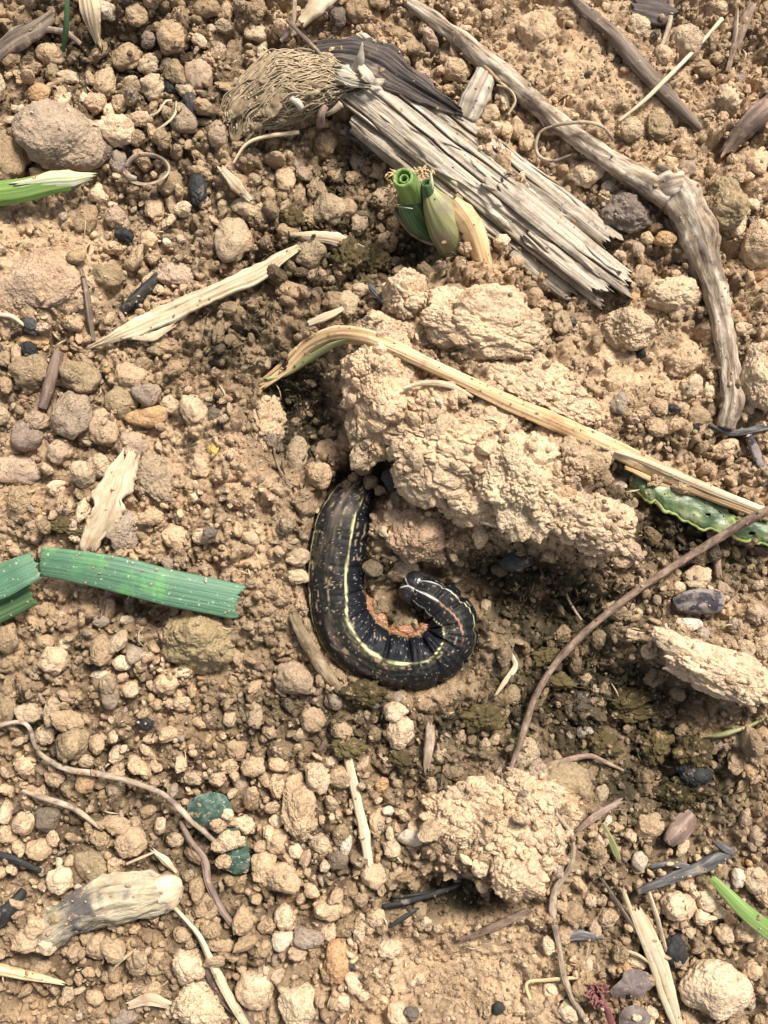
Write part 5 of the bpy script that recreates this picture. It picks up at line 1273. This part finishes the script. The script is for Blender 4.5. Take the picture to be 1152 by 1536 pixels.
strip('husk_flake', [(334, 254), (350, 272, .05), (374, 298)], [.10, .20, .08], M_FLAKE, 'small pale pointed husk flake right of the curled husk ring', 'husk flake', .14, 575, .04, .15, 9)
strip('wood_sliver', [(466, 484), (490, 474, .05), (512, 464)], [.10, .13, .09], M_FLAKE, 'pale wood sliver left of the heap above the straw bend', 'wood sliver', .14, 576, .06, .1, 9)
strip('wood_sliver', [(556, 430, .05), (575, 450, .08), (590, 466)], [.08, .12, .08], M_CHARG, 'greyish wood sliver beside the upper left clods of the heap', 'wood sliver', .14, 577, .06, .1, 9)
strip('husk_flake', [(232, 1278), (246, 1290, .05), (262, 1306)], [.06, .14, .05], M_STRAWP, 'pale pointed husk flake above the papery tuber', 'husk flake', .14, 578, .04, .2, 9)
strip('husk_flake', [(196, 1508), (222, 1500, .05), (250, 1506)], [.10, .22, .12], M_FLAKE, 'pinkish white papery flake at the bottom left', 'husk flake', .14, 579, .04, .1, 11)
strip('husk_flake', [(768, 985, .0), (772, 1000, .06), (758, 1020, .04), (745, 1040)], [.05, .09, .08, .03], M_STRAWP, 'curled pale husk sliver right of the caterpillar', 'husk flake', .10, 580, .03, .3, 9, .4)
strip('stalk', [(645, 1090), (644, 1115, .04), (640, 1150)], [.14, .16, .10], M_ROOTP, 'short pale root piece right of the double clod', 'stalk', .10, 581, .06, .25, 9)
strip('wood_sliver', [(868, 1245), (890, 1228, .05), (930, 1204)], [.06, .11, .10], M_REDBARK, 'purplish wood sliver on the right slope of the lower mound', 'wood sliver', .16, 582, .05, .2, 9)
strip('wood_sliver', [(905, 1240), (916, 1260, .03), (926, 1284)], [.08, .11, .09], M_SHEATH, 'olive yellow straw sliver below the purplish sliver', 'wood sliver', .10, 583, .04, .2, 9)
strip('wood_sliver', [(1072, 810, .02), (1076, 835, .05), (1078, 860)], [.10, .13, .10], M_TWIGB, 'brown wood sliver standing below the chewed leaf', 'wood sliver', .10, 584, .05, .2, 9)
strip('wood_sliver', [(1070, 640), (1100, 650, .04), (1150, 640)], [.05, .10, .12], M_CHARG, 'grey wood sliver at the right edge below the forked stick', 'wood sliver', .10, 585, .05, .2, 9)
strip('wood_sliver', [(1125, 655), (1140, 690, .04), (1158, 730)], [.10, .16, .16], M_CHIP, 'dark speckled bark sliver at the right edge beside the straw end', 'wood sliver', .12, 586, .06, .2, 9)
strip('wood_sliver', [(690, 1410, .0), (740, 1392, .05), (790, 1368)], [.06, .12, .10], M_TWIGB, 'dull brown flat sliver below the lower mound', 'wood sliver', .10, 587, .05, .15, 9)
strip('wood_sliver', [(842, 1410), (868, 1404, .03), (896, 1406)], [.10, .15, .08], M_CHARG, 'grey flat wood sliver left of the straw bundle', 'wood sliver', .08, 588, .05, .15, 9)
strip('wood_sliver', [(455, 30, .04), (470, 12, .06), (490, -8)], [.18, .26, .28], M_FLAKE, 'pale olive wood sliver at the top edge above the root crown', 'wood sliver', .14, 589, .06, .1, 9)
stick('straw', [(350, 245), (368, 218, .05), (395, 206, .05), (448, 198)], [.02, .025, .03, .03], M_STRAWP, 'thin bent straw under the root crown', 'straw stem', .16, 590, 7)
stick('root', [(700, 60), (725, 95, .08), (760, 132, .06)], [.025, .03, .025], M_STRAW, 'thin orange brown root lying along the forked stick', 'root', .16, 591, 7)
stick('root', [(430, 30, .08), (470, 70, .15), (490, 92, .15)], [.025, .03, .025], M_TWIGD, 'dark thin root reaching down onto the root crown', 'root', .25, 592, 7)
stick('root', [(442, -6), (441, 25, .06), (432, 50, .05), (422, 62)], [.03, .03, .035, .03], M_ROOTP, 'beige root crossing the top edge above the root crown', 'root', .18, 593, 7)
stick('root', [(840, 680, .05), (870, 735, .08), (885, 755, .10), (862, 770, .08), (850, 772)], [.02, .04, .05, .04, .02], M_CHIP, 'dark purple curled root on the right flank of the heap', 'root', .12, 594, 8)
stick('root', [(800, 1510), (790, 1476, .03), (820, 1470, .04), (870, 1466)], [.02, .025, .03, .02], M_STRAW, 'thin yellowish root at the bottom right of the middle', 'root', .10, 595, 7)
stick('root', [(168, 1456), (182, 1440, .05), (204, 1424)], [.02, .028, .02], M_STRAWP, 'tiny pale straw among the crumbs below the papery tuber', 'root', .14, 596, 7)
stick('root', [(190, 1296), (208, 1288, .05), (232, 1278)], [.018, .02, .015], M_STRAWP, 'tiny straw left of the pointed husk flake', 'root', .14, 597, 7)
stick('root', [(-4, 472, .05), (18, 475, .06), (36, 488)], [.03, .03, .02], M_STRAWP, 'small white curved root at the left edge', 'root', .12, 598, 7)
stick('root', [(408, 640, .04), (414, 690, .06), (430, 720, .05), (446, 728)], [.015, .02, .018, .012], M_TWIGB, 'fine brown root hair on the slope left of the caterpillar', 'root', .10, 599, 6)
stick('root', [(846, 880), (856, 905, .06), (872, 930, .05)], [.02, .025, .02], M_ROOTP, 'thin forked pale root in the dark hollow under the heap', 'root', .12, 600, 6)
stick('root', [(1150, 1076, .03), (1120, 1090, .05), (1080, 1102, .05), (1060, 1104)], [.02, .03, .04, .02], M_SHEATH, 'olive green stem at the right edge below the pale ridge', 'root', .10, 601, 7)
stick('root', [(690, 765, .1), (715, 780, .12), (745, 790, .1)], [.015, .02, .015], M_STRAWP, 'fine pale straw hanging under the lower edge of the heap', 'root', .12, 602, 6)

# husk ring and loops
hr = root('curled_husk', 225, 255, 'curled dry husk ring with soil inside, right of the round stone', 'husk')
rg_ = []
ths = np.linspace(.1, 2 * math.pi - .25, 60)
zr = float(gz(225, 255)) + .26
P_ring = np.stack([W(222 + 30 * math.cos(t + math.pi), 254 + (21 + 3 * math.cos(t)) * math.sin(t + math.pi), zr + .06 * math.sin(t * 2)) for t in ths])
part('husk_rim', blade(P_ring, [.10, .08, .09, .09, .10, .16], .02, .2, 7, 1.15, .003, 3, (0, .05), 610, .1), M_ROOTP, hr)
part('husk_tail', blade(catmull(np.array([W(190, 250, zr + .02), W(184, 256, zr), W(192, 266, zr + .02), W(205, 268, zr)]), 16), [.06, .12, .12, .05], .02, .2, 7, .6, .003, 3, (0, 0), 611), M_ROOTP, hr)
def loop(name, pts, rad, mat, label, lift, seed):
    return tag(part(name, blade(rail(pts, lift, 70, .1), rad, .02, .2, 7, 1.0, .003, 3, (0, 0), seed, .15), mat), label, 'husk loop', 'dry curled husk loops')
loop('husk_loop', [(830, 188, .22), (812, 196, .12), (803, 215, .08), (808, 235, .08), (830, 242, .06), (858, 232, .02)], [.04, .05, .06, .06, .05, .03], M_ROOTP, 'thin curled husk loop hooked under the left of the forked stick arm', .12, 612)
loop('husk_loop', [(828, 190, .28), (850, 186, .34), (880, 184, .30), (905, 192, .12), (920, 210, .02)], [.05, .06, .05, .05, .03], M_ROOTP, 'thin curled husk strip passing over the forked stick arm', .12, 613)
loop('husk_loop', [(258, 150, .1), (248, 152, .12), (236, 168, .1), (225, 174, .04)], [.04, .05, .05, .03], M_STRAWP, 'small tan husk curl above the husk ring', .14, 614)
loop('husk_loop', [(264, 152, .1), (262, 170, .12), (250, 184, .1), (230, 198, .04)], [.03, .05, .06, .05], M_STRAWP, 'second tan husk curl just above the husk ring', .12, 615)
loop('husk_loop', [(745, 128, .05), (764, 135, .10), (772, 152, .08), (762, 172, .03)], [.03, .04, .05, .03], M_STRAWP, 'thin pale husk curl beside the thick wood bit', .14, 616)

# dry leaves and straws
dl = root('dry_leaf', 290, 455, 'pale twisted dry leaf lying left of the heap', 'dry leaf')
part('leaf_blade', blade(rail([(128, 523, .0), (165, 508, .05), (200, 492, .08), (245, 472, .10), (300, 448, .12), (345, 428, .12), (385, 411, .10), (420, 388, .08), (446, 372, .04)], .20, 110, .3), [.03, .16, .27, .30, .27, .24, .28, .22, .08], .03, .18, 15, [.1, .1, 0, -.1, .2, .4], .012, 5, (0, .06), 620, .12, .06), M_STRAWP, dl)
part('torn_strip', blade(rail([(200, 507, .04), (225, 506, .06), (256, 490, .05)], .18, 30, .3), [.05, .13, .06], .025, .1, 9, 0, .008, 4, (.05, .12), 621, .15), M_STRAWP, dl)
part('leaf_tip', blade(rail([(432, 352, .03), (465, 354, .08), (500, 358, .08), (545, 372, .02)], .18, 40, .3), [.04, .16, .20, .05], .03, .2, 11, .2, .01, 5, (.04, .1), 622, .15), M_STRAWP, dl)
zs0 = float(gz(620, 520))
sw = root('long_straw', 760, 600, 'long orange tan straw bent over the soil heap and running to the right edge', 'straw')
SZ = None
def sline(pts, m=120): return catmull(np.array([W(p[0], p[1], p[2]) for p in pts]), m)
SPUV = catmull(np.array([(398, 575), (425, 555), (452, 527), (483, 507), (525, 502), (570, 514), (625, 538), (700, 573), (770, 606), (850, 640), (930, 676), (1010, 714), (1080, 744), (1160, 775)], float), 60)
sz_ = np.array([over(a_, b_) for a_, b_ in SPUV])
sz_[0] = float(gz(398, 575)) + .1
for _ in range(3):                       # a stiff straw: it bridges the hollows and rests on the bumps
    sm = np.convolve(np.pad(sz_, 4, mode='edge'), np.hanning(11)[1:-1] / np.hanning(11)[1:-1].sum(), 'valid')
    sz_ = np.where(np.arange(60) > 3, np.maximum(sm, sz_ - .02), sm)
sz_ = np.convolve(np.pad(sz_, 3, mode='edge'), np.hanning(9)[1:-1] / np.hanning(9)[1:-1].sum(), 'valid')
sz_[40:] += np.linspace(0, .16, 20)
def sz(u): return float(np.interp(u, SPUV[:, 0], sz_))
SP = [(a_, b_, c_) for (a_, b_), c_ in zip(SPUV[::3], sz_[::3])] + [(*SPUV[-1], sz_[-1])]
part('straw_blade', blade(sline(SP, 180), [.10, .22, .27, .24, .19, .19, .22, .24, .25, .27, .27, .25, .22, .18], .035, .22, 15, [0, .2, .1, 0, -.1, .0], .010, 5, (.18, .0), 630, .06), M_STRAW, sw)
part('straw_edge', blade(sline([(905, 672, sz(905) + .05), (960, 690, sz(960) + .06), (1020, 716, sz(1020) + .06), (1080, 741, sz(1080) + .05), (1160, 772, sz(1160) + .05)], 60), [.03, .10, .13, .13, .11], .03, .2, 9, .3, .006, 3, (.1, 0), 631, .1), M_STRAWP, sw, 'paler folded edge of the straw at its right end')
part('straw_fibre', blade(sline([(404, 568, sz(404) + .04), (430, 560, sz(430) - .05), (465, 538, sz(465) - .06), (495, 520, sz(495) - .02), (525, 508, sz(525) + .0)], 50), [.06, .10, .12, .10, .04], .03, .2, 7, .3, .006, 3, (.1, 0), 632, .1), M_SHEATH, sw, 'greenish torn strip on the left end')
part('straw_fibre', blade(sline([(392, 570, sz(398)), (415, 552, sz(415) + .03), (445, 522, sz(445) + .03)], 30), [.03, .06, .05], .03, .2, 7, .3, .006, 3, (.1, 0), 633, .1), M_STRAW, sw)
part('straw_fibre', blade(sline([(700, 584, sz(700) - .03), (760, 612, sz(760) - .03), (830, 644, sz(830) - .04)], 40), [.04, .07, .04], .03, .2, 7, 0, .006, 3, (.05, .05), 634, .1), M_STRAW, sw)
part('straw_fibre', blade(sline([(940, 702, sz(940) - .12), (985, 722, sz(985) - .10), (1040, 742, sz(1040) - .08)], 40), [.05, .10, .05], .03, .2, 7, 0, .006, 3, (.05, .05), 635, .1), M_STRAW, sw)
o = part('curved_straw', blade(sline([(606, 582, over(606, 582)), (622, 577, over(622, 577)), (645, 574, over(645, 574)), (675, 578, over(675, 578)), (708, 594, over(708, 594))], 40), [.03, .07, .09, .08, .04], .025, .25, 9, 0, .005, 3, (.05, .05), 636, .1), M_STRAWP)
tag(o, 'thin curved pale straw on the heap just below the long straw', 'straw')

# grass blades
gb = root('cut_grass', 200, 870, 'long bluish green folded grass blade with a ragged cut end at the left edge', 'grass blade')
zb = .62
part('leaf_blade', blade(sline([(62, 843, zb - .08), (110, 850, zb), (180, 863, zb + .06), (250, 881, zb + .03), (310, 893, zb - .06), (352, 902, zb - .14)], 110), [.42, .48, .52, .53, .53, .52], .03, .07, 21, [.15, .0, -.05], .003, 13, (.03, .10), 640, .01), M_GREEN, gb)
part('leaf_blade', blade(sline([(-20, 880, zb - .02), (10, 868, zb + .0), (30, 858, zb + .02), (52, 848, zb - .02)], 40), [.50, .50, .46, .42], .03, .04, 17, -.1, .003, 11, (0, .05), 641, .02), M_GREEN, gb, 'shorter half left of the fold')
part('leaf_blade', blade(sline([(-20, 922, zb - .24), (10, 908, zb - .22), (44, 892, zb - .20)], 30), [.44, .42, .38], .03, .05, 15, .25, .003, 11, (0, .08), 642, .03), M_GREEND, gb, 'darker lower half left of the fold')
cl = root('cut_leaf', 60, 277, 'bright green cut leaf with a pale torn tip at the left edge', 'leaf')
zl = float(gz(60, 275)) + .40
part('leaf_blade', blade(sline([(-25, 290, zl), (30, 283, zl + .03), (70, 274, zl + .03), (102, 270, zl)], 50), [.38, .36, .34, .28], .04, .26, 17, 0, .008, 6, (0, .05), 645), M_GREEN2, cl)
part('pale_tip', blade(sline([(48, 273, zl + .05), (78, 268, zl + .055), (105, 267, zl + .02), (134, 264, zl - .08)], 40), [.14, .26, .26, .10], .035, .24, 15, 0, .010, 6, (.3, .1), 646, .12), M_CUTTIP, cl)
part('leaf_base', blade(sline([(90, 274, zl - .05), (112, 271, zl - .08), (128, 268, zl - .16)], 20), [.24, .20, .08], .03, .25, 11, 0, .008, 5, (0, .1), 647, .15), M_ROOTP, cl)
gt = strip('grass_tip', [(1068, 1318, .02), (1090, 1340, .10), (1118, 1368, .16), (1165, 1406, .2)], [.12, .20, .24, .26], M_GREEN2, 'bright green cut grass blade at the lower right edge', 'grass blade', .24, 648, .03, .15, 13, 0, .006, (.05, 0), .02)
gt.data.materials[0] = M_GREEND if False else M_GREEN2

# chewed leaf with holes
ck = root('chewed_leaf', 1050, 768, 'chewed mottled green leaf with holes under the straw at the right edge', 'leaf')
nL, nW = 170, 46
f = np.linspace(0, 1, nL)[:, None]; t = np.linspace(0, 1, nW)[None]
ue = np.interp(f, [0, .25, .5, .75, 1], [944, 1000, 1055, 1110, 1175]); vt = np.interp(f, [0, .25, .5, .75, 1], [700, 716, 733, 752, 778]); vb = np.interp(f, [0, .25, .5, .75, 1], [733, 766, 792, 809, 826])
vb = vb + 5 * fbm(f * 16, 0, 0, 3, 651, .7)
uu = ue + 0 * t; vv = vt + (vb - vt) * t
zk = float(gz(1050, 770)) + .22 + .10 * np.sin(t * 2.2) + .05 * fbm(f * 5, t * 2, 0, 3, 652) - .10 * (1 - f) - .06 * t ** 6
tp = W(uu, vv, zk + .012); bt = W(uu, vv, zk - .012)
holes = np.ones((nL - 1, nW - 1), bool)
cu, cv = (uu[:-1, :-1] + uu[1:, 1:]) / 2, (vv[:-1, :-1] + vv[1:, 1:]) / 2
for (hu_, hv_, ra, rb2) in ((1104, 766, 11, 7), (1146, 776, 10, 7), (1100, 730, 8, 4), (1128, 800, 5, 3), (1062, 772, 4, 2)):
    holes &= ((cu - hu_) / ra) ** 2 + ((cv - hv_) / rb2) ** 2 > 1 + .3 * fbm(cu * .2, cv * .2, 0, 2, 655)
i = np.arange(nL - 1)[:, None] * nW; j = np.arange(nW - 1)[None]
Qa = np.stack([i + j, i + nW + j, i + nW + j + 1, i + j + 1], -1)[holes]
m = nL * nW
# close the rims between top and bottom
E = np.concatenate([Qa[:, [0, 1]], Qa[:, [1, 2]], Qa[:, [2, 3]], Qa[:, [3, 0]]])
key = {}
for e in map(tuple, E): key[e] = 1
rim = np.array([(a, b, b + m, a + m) for (a, b) in key if (b, a) not in key])
uvk = np.stack([(uu - 944) / 100, (vv - 700) / 100], -1).reshape(-1, 2)
part('leaf_blade', dict(V=np.concatenate([tp.reshape(-1, 3), bt.reshape(-1, 3)]), F=np.concatenate([Qa[:, ::-1], Qa + m, rim]), uv=np.concatenate([uvk, uvk])), M_CHEWED, ck)
em = np.stack([W(ue[q, 0], vb[q, 0] - 2, float(zk[q, -1]) + .015) for q in range(nL)])
part('leaf_margin', blade(em, .075, .03, .2, 7, 0, .004, 2, (0, 0), 656, .3, .01), M_MARGIN, ck, 'pale yellow green nibbled margin')

# small leaves and seedlings
tl = root('teal_weed', 315, 1213, 'small round teal leaf half covered by crumbs at the lower left', 'leaf')
part('leaf_blade', disc(315, 1213, float(gz(315, 1213)) + .20, 34, 25, .15, .10, .03, 661, .08), M_TEAL, tl)
tl2 = root('teal_weed', 352, 1283, 'dark teal leaf mostly buried in crumbs below the round teal leaf', 'leaf')
part('leaf_blade', disc(354, 1283, float(gz(354, 1283)) + .16, 24, 28, .3, .06, .03, 662, .2), M_TEAL, tl2)
part('leaf_blade', disc(338, 1252, float(gz(338, 1252)) + .12, 22, 14, .3, .04, .03, 663, .2), M_TEAL, tl2)
sd_ = root('seedling', 905, 1500, 'tiny seedling with red fuzzy shoot and pinkish stem at the bottom right', 'seedling')
zz = float(gz(905, 1500))
part('stem', tube(sline([(903, 1500, zz + .28), (910, 1515, zz + .26), (922, 1545, zz + .2)], 20), [.05, .055, .05], 10, .06, 3, 671), M_RED, sd_)
rg = np.random.RandomState(12); fz = []
for q in range(46):
    u0, v0 = 896 + rg.normal() * 6, 1493 + rg.normal() * 8
    fz.append(tube(catmull(np.array([W(u0, v0, zz + .1), W(u0 + rg.normal() * 5, v0 + rg.normal() * 5, zz + .25), W(u0 + rg.normal() * 6, v0 + rg.normal() * 6, zz + .3 + rg.uniform(0, .1))]), 6), [.014, .028, .012], 5, .2))
tag(part('shoot_fuzz', join(*fz), M_RED, sd_), None, None, None, 'stuff')
pl = root('seed_leaf', 945, 1475, 'grey purple fan shaped seed leaf beside the split straw bundle', 'leaf')
part('leaf_blade', disc(945, 1476, float(gz(945, 1476)) + .24, 31, 24, .35, .06, .03, 672, .10, cut=lambda th: 1 - .45 * np.exp(-((th - 2.2) / .6) ** 2) - .35 * np.exp(-((th - 4.3) / .5) ** 2)), M_PURPLE, pl)
pl2 = root('seed_leaf', 951, 1526, 'pinkish brown round seed leaf with a crumb on it at the bottom edge', 'leaf')
zz2 = float(gz(951, 1526)) + .24
part('leaf_blade', disc(951, 1528, zz2, 24, 20, 0, .06, .03, 673, .08), M_PURPLE, pl2)
o = link('soil_crumb', PROT[4], None, W(955, 1527, zz2 + .08)); o.scale = (.075, .055, .045); o.color = (*TONES['pale'], 1)
tag(o, 'pale crumb lying on the pinkish brown seed leaf', 'soil crumb')
for q, (u, v, rr_, tone, lab) in enumerate([(341, 1222, 10, 'pale', 'pale crumb lying on the right edge of the round teal leaf'), (326, 1236, 13, 'tan', 'tan crumb covering the lower edge of the round teal leaf'), (343, 1262, 17, 'pale', 'pale crumb cluster lying between the two teal leaves'),
        (330, 1268, 13, 'tan', 'tan crumb on the left of the dark teal leaf'), (336, 1292, 12, 'tan', 'tan crumb at the lower left edge of the dark teal leaf'), (360, 1262, 9, 'pale', 'small pale crumb on the upper edge of the dark teal leaf')]):
    o = link('soil_crumb', PROT[(q * 5 + 2) % 30], None, W(u, v, float(gz(u, v)) + .30)); o.scale = (rr_ / 100, rr_ / 110, rr_ / 130); o.color = (*TONES[tone], 1)
    tag(o, lab, 'soil crumb', 'soil crumbs lying on the teal weed leaves')
for q, (u, v, rr_, tone, lab) in enumerate([(52, 1392, 17, 'tan', 'tan crumb lying on the buried lower end of the papery tuber'), (70, 1420, 14, 'pale', 'pale crumb against the lower side of the papery tuber end'), (36, 1412, 19, 'tan', 'largest tan crumb at the buried tip of the papery tuber'), (84, 1378, 11, 'brown', 'small brown crumb on the upper side of the papery tuber end'),
        (655, 322, 0, 'tan', ''), (700, 372, 13, 'tan', 'tan crumb lying on the wood chunk behind the dead leaf of the stub'), (752, 362, 12, 'pale', 'pale crumb on the sunken lower strip of the wood chunk'), (776, 392, 10, 'tan', 'small tan crumb at the lower edge of the wood chunk')]):
    if not rr_: continue
    o = link('soil_crumb', PROT[(q * 7 + 1) % 30], None, W(u, v, float(gz(u, v)) + (.16 if q < 4 else .26))); o.scale = (rr_ / 100, rr_ / 110, rr_ / 130); o.color = (*TONES[tone], 1)
    tag(o, lab, 'soil crumb', 'soil crumbs lying on the tuber and the wood')
# papery tuber
tb = root('dried_tuber', 160, 1365, 'grey cream papery dried tuber lying at the lower left', 'tuber')
part('tuber_body', tube(rail([(44, 1410, -.14), (70, 1399, -.06), (95, 1382, .0), (125, 1366, .08), (165, 1352, .12), (205, 1345, .12), (240, 1340, .08), (268, 1334, .02)], .06, 120, .4), [.16, .27, .24, .28, .35, .36, .31, .16], 40, .16, 3.2, 681, .72, .22, ridge_f=14), M_TUBER, tb)
part('scar', tube(rail([(240, 1339, .08), (256, 1335, .08), (270, 1332, .02)], .06, 20, .2), [.29, .27, .15], 22, .2, 4, 682, .75, .1), M_FLAKE, tb, 'rough pale end of the tuber')

# frass pellets and charcoal bits
FR = [(548, 1037, 26, 20), (524, 386, 24, 26), (724, 1076, 28, 20), (950, 1050, 34, 16), (955, 1068, 34, 14), (1012, 1192, 24, 22), (905, 1118, 22, 20), (600, 1140, 18, 14), (838, 1022, 26, 14), (984, 1120, 22, 24), (1040, 1125, 24, 26), (560, 390, 20, 22), (820, 985, 20, 14), (440, 330, 20, 18), (520, 1120, 22, 16), (1040, 1180, 26, 14), (100, 790, 26, 14)]
FM = [mesh_data('frass_pellet', *clod_shape(4, 800 + q, .7, .22, .10), mat=M_FRASS) for q in range(5)]
FL = ['olive brown frass pellet touching the lower side of the caterpillar', 'fibrous olive pellet right of the dry leaf tip', 'oval olive pellet right of the double clod', 'long olive pellet in the dark hollow right of the reddish root', 'long olive pellet lying against another in the dark hollow',
      'moist olive pellet below the dark hollow on the right', 'dark olive pellet at the bottom of the dark hollow', 'mossy green pellet below the double clod', 'long brown pellet just right of the reddish root', 'rough olive pellet in the lower part of the dark hollow', 'golden olive pellet on the right of the dark hollow',
      'dark fibrous pellet below the green stub', 'mossy pellet left of the reddish root bend', 'fibrous pellet below the root crown', 'dull olive pellet left of the buried stalk top', 'flat olive pellet right of the moist pellet', 'dark green mossy pellet above the fold of the grass blade']
for q, (u, v, ru, rv) in enumerate(FR):
    o = link('frass_pellet', FM[q % 5], None, W(u, v, float(gz(u, v)) + rv / 100 * .75))
    o.scale = (ru / 100, rv / 100, rv / 100 * .85); o.rotation_euler = (.2 * math.sin(q * 3), .15 * math.cos(q * 2), .4 * math.sin(q * 7))
    tag(o, FL[q], 'frass pellet', 'frass pellets around the caterpillar')
CM = [mesh_data('charcoal_bit', *clod_shape(4, 850 + q, .8, .08, .06), mat=M_CHAR) for q in range(4)]
CB = [(297, 283, 14, 22, 'black fibrous charcoal bit right of the husk ring'), (258, 128, 11, 14, 'shiny dark charcoal bit left of the root crown'), (185, 352, 14, 12, 'dark charcoal bit below the cut leaf tip'), (47, 490, 13, 14, 'black charcoal bit at the left beside the orange pebble'), (44, 525, 12, 14, 'glossy black charcoal bit left of the spotted twig'),
      (1042, 1158, 24, 22, 'large dark blue charcoal bit at the right below the dark hollow'), (1012, 1425, 16, 26, 'black and white charred bit beside the straw bundle'), (934, 702, 15, 14, 'black charcoal bit at the left tip of the chewed leaf'), (592, 716, 20, 18, 'black green charcoal bit in the gap above the caterpillar'),
      (285, 150, 9, 26, 'thin black charcoal flake left of the root crown'), (1010, 612, 8, 7, 'round black seed left of the lower stick limb'), (962, 530, 8, 7, 'small black seed below the angular tan block'), (218, 1085, 13, 10, 'dark pebble-like charcoal bit at the left below the grass blade'), (775, 842, 22, 16, 'dark charcoal bit under the lower lip of the heap'),
      (1041, 642, 7, 6, 'tiny dark seed near the foot of the forked stick'), (858, 483, 8, 7, 'small black seed between heap and wood end'), (748, 1512, 9, 10, 'small curved black bit at the bottom near the smooth soil'), (523, 1446, 8, 9, 'black speck on the orange tinted clod')]
for q, (u, v, ru, rv, lab) in enumerate(CB):
    o = link('charcoal_bit', CM[q % 4], None, W(u, v, float(gz(u, v)) + min(ru, rv) / 100 * .8))
    o.scale = (ru / 100, rv / 100, min(ru, rv) / 100 * .7); o.rotation_euler = (0, 0, .3 * math.sin(q * 5))
    tag(o, lab, 'charcoal bit', 'charcoal bits and dark seeds on the soil')

# ================================================================== UNCOUNTED PLANT DEBRIS
def debris(n, seed, mat, name, label, dens, lo, hi, r0):
    rg = np.random.RandomState(seed); gs = []
    m = 0
    while m < n:
        x, y = rg.uniform(-6.4, 6.4), rg.uniform(-8.4, 8.4)
        if rg.uniform() > dens(x, y): continue
        u, v = 576 + 100 * x, 768 - 100 * y
        if np.min(np.hypot(CATD[:, 0] - u, CATD[:, 1] - v)) < 50: continue
        m += 1
        ln = rg.uniform(lo, hi) * rg.uniform(.4, 1); a = rg.uniform(0, 6.28); b = a + rg.normal() * .5
        zz = float(ground(np.array([x]), np.array([y]))[0]) + .03
        P = np.array([(x, y, zz), (x + math.cos(a) * ln / 2, y + math.sin(a) * ln / 2, zz + rg.uniform(.02, .10)), (x + math.cos(a) * ln / 2 + math.cos(b) * ln / 2, y + math.sin(a) * ln / 2 + math.sin(b) * ln / 2, zz + rg.uniform(-.03, .05))])
        gs.append(tube(catmull(P, 6), [r0 * .6, r0 * rg.uniform(.6, 1.5), r0 * .4], 4, .2, 6, m))
    return tag(link(name, mesh_data(name, *(lambda j_: (j_['V'], j_['F'], mat, j_['uv']))(join(*gs)))), label, None, None, 'stuff')
one = lambda f_: (lambda x, y: float(f_(np.array([x]), np.array([y]))[0]))
dmp1 = one(damp); cr1 = one(crust)
debris(1300, 901, M_MOSS, 'rotting_fibres', 'fine dark olive rotting plant fibres in the moist hollows', lambda x, y: .05 + dmp1(x, y), .10, .30, .013)
debris(200, 902, M_STRAWP, 'straw_scraps', 'tiny pale straw scraps strewn over the soil', lambda x, y: 1 - .6 * cr1(x, y), .10, .34, .014)
debris(160, 903, M_TWIGB, 'root_hairs', 'fine brown root hairs strewn over the soil', lambda x, y: 1 - .6 * cr1(x, y), .2, .6, .009)

# ================================================================== LOOSE GRIT LYING ON EVERYTHING
bpy.context.view_layer.update()
dg = bpy.context.evaluated_depsgraph_get()
rg = np.random.RandomState(77)
pts = []
while len(pts) < 2600:
    x, y = rg.uniform(-6, 6), rg.uniform(-8, 8)
    ok, loc, nrm, idx, ob, mt = SC.ray_cast(dg, Vector((x, y, 8)), Vector((0, 0, -1)))
    if not ok or nrm.z < .45 or (ob.name.startswith('soil_clod') and rg.uniform() < .6): continue
    nm = ob.name.split('.')[0]
    if nm in ('body', 'head', 'proleg', 'leg') and rg.uniform() < .985: continue
    if nm in ('rolled_leaf',) : continue
    if nm not in ('ground', 'stone', 'pebble') and not nm.startswith(('soil', 'small_soil', 'fine_soil')) and rg.uniform() < .6: continue
    soil = nm.startswith('soil') or nm in ('ground', 'fine_soil_crumbs', 'stone', 'pebble')
    r0 = .013 * (1 - rg.uniform() * .97) ** (-1 / 2.3)
    r0 = min(r0, .085 if soil else .05)
    pts.append((loc.x, loc.y, loc.z + r0 * .35, r0))
E_ = np.array(pts)
scatter(0, 2, 3, 2, 1, 24, 'loose_grit', 'fine soil grains lying loose on clods, wood and leaves', 1, None, (0, .1), extra=E_)
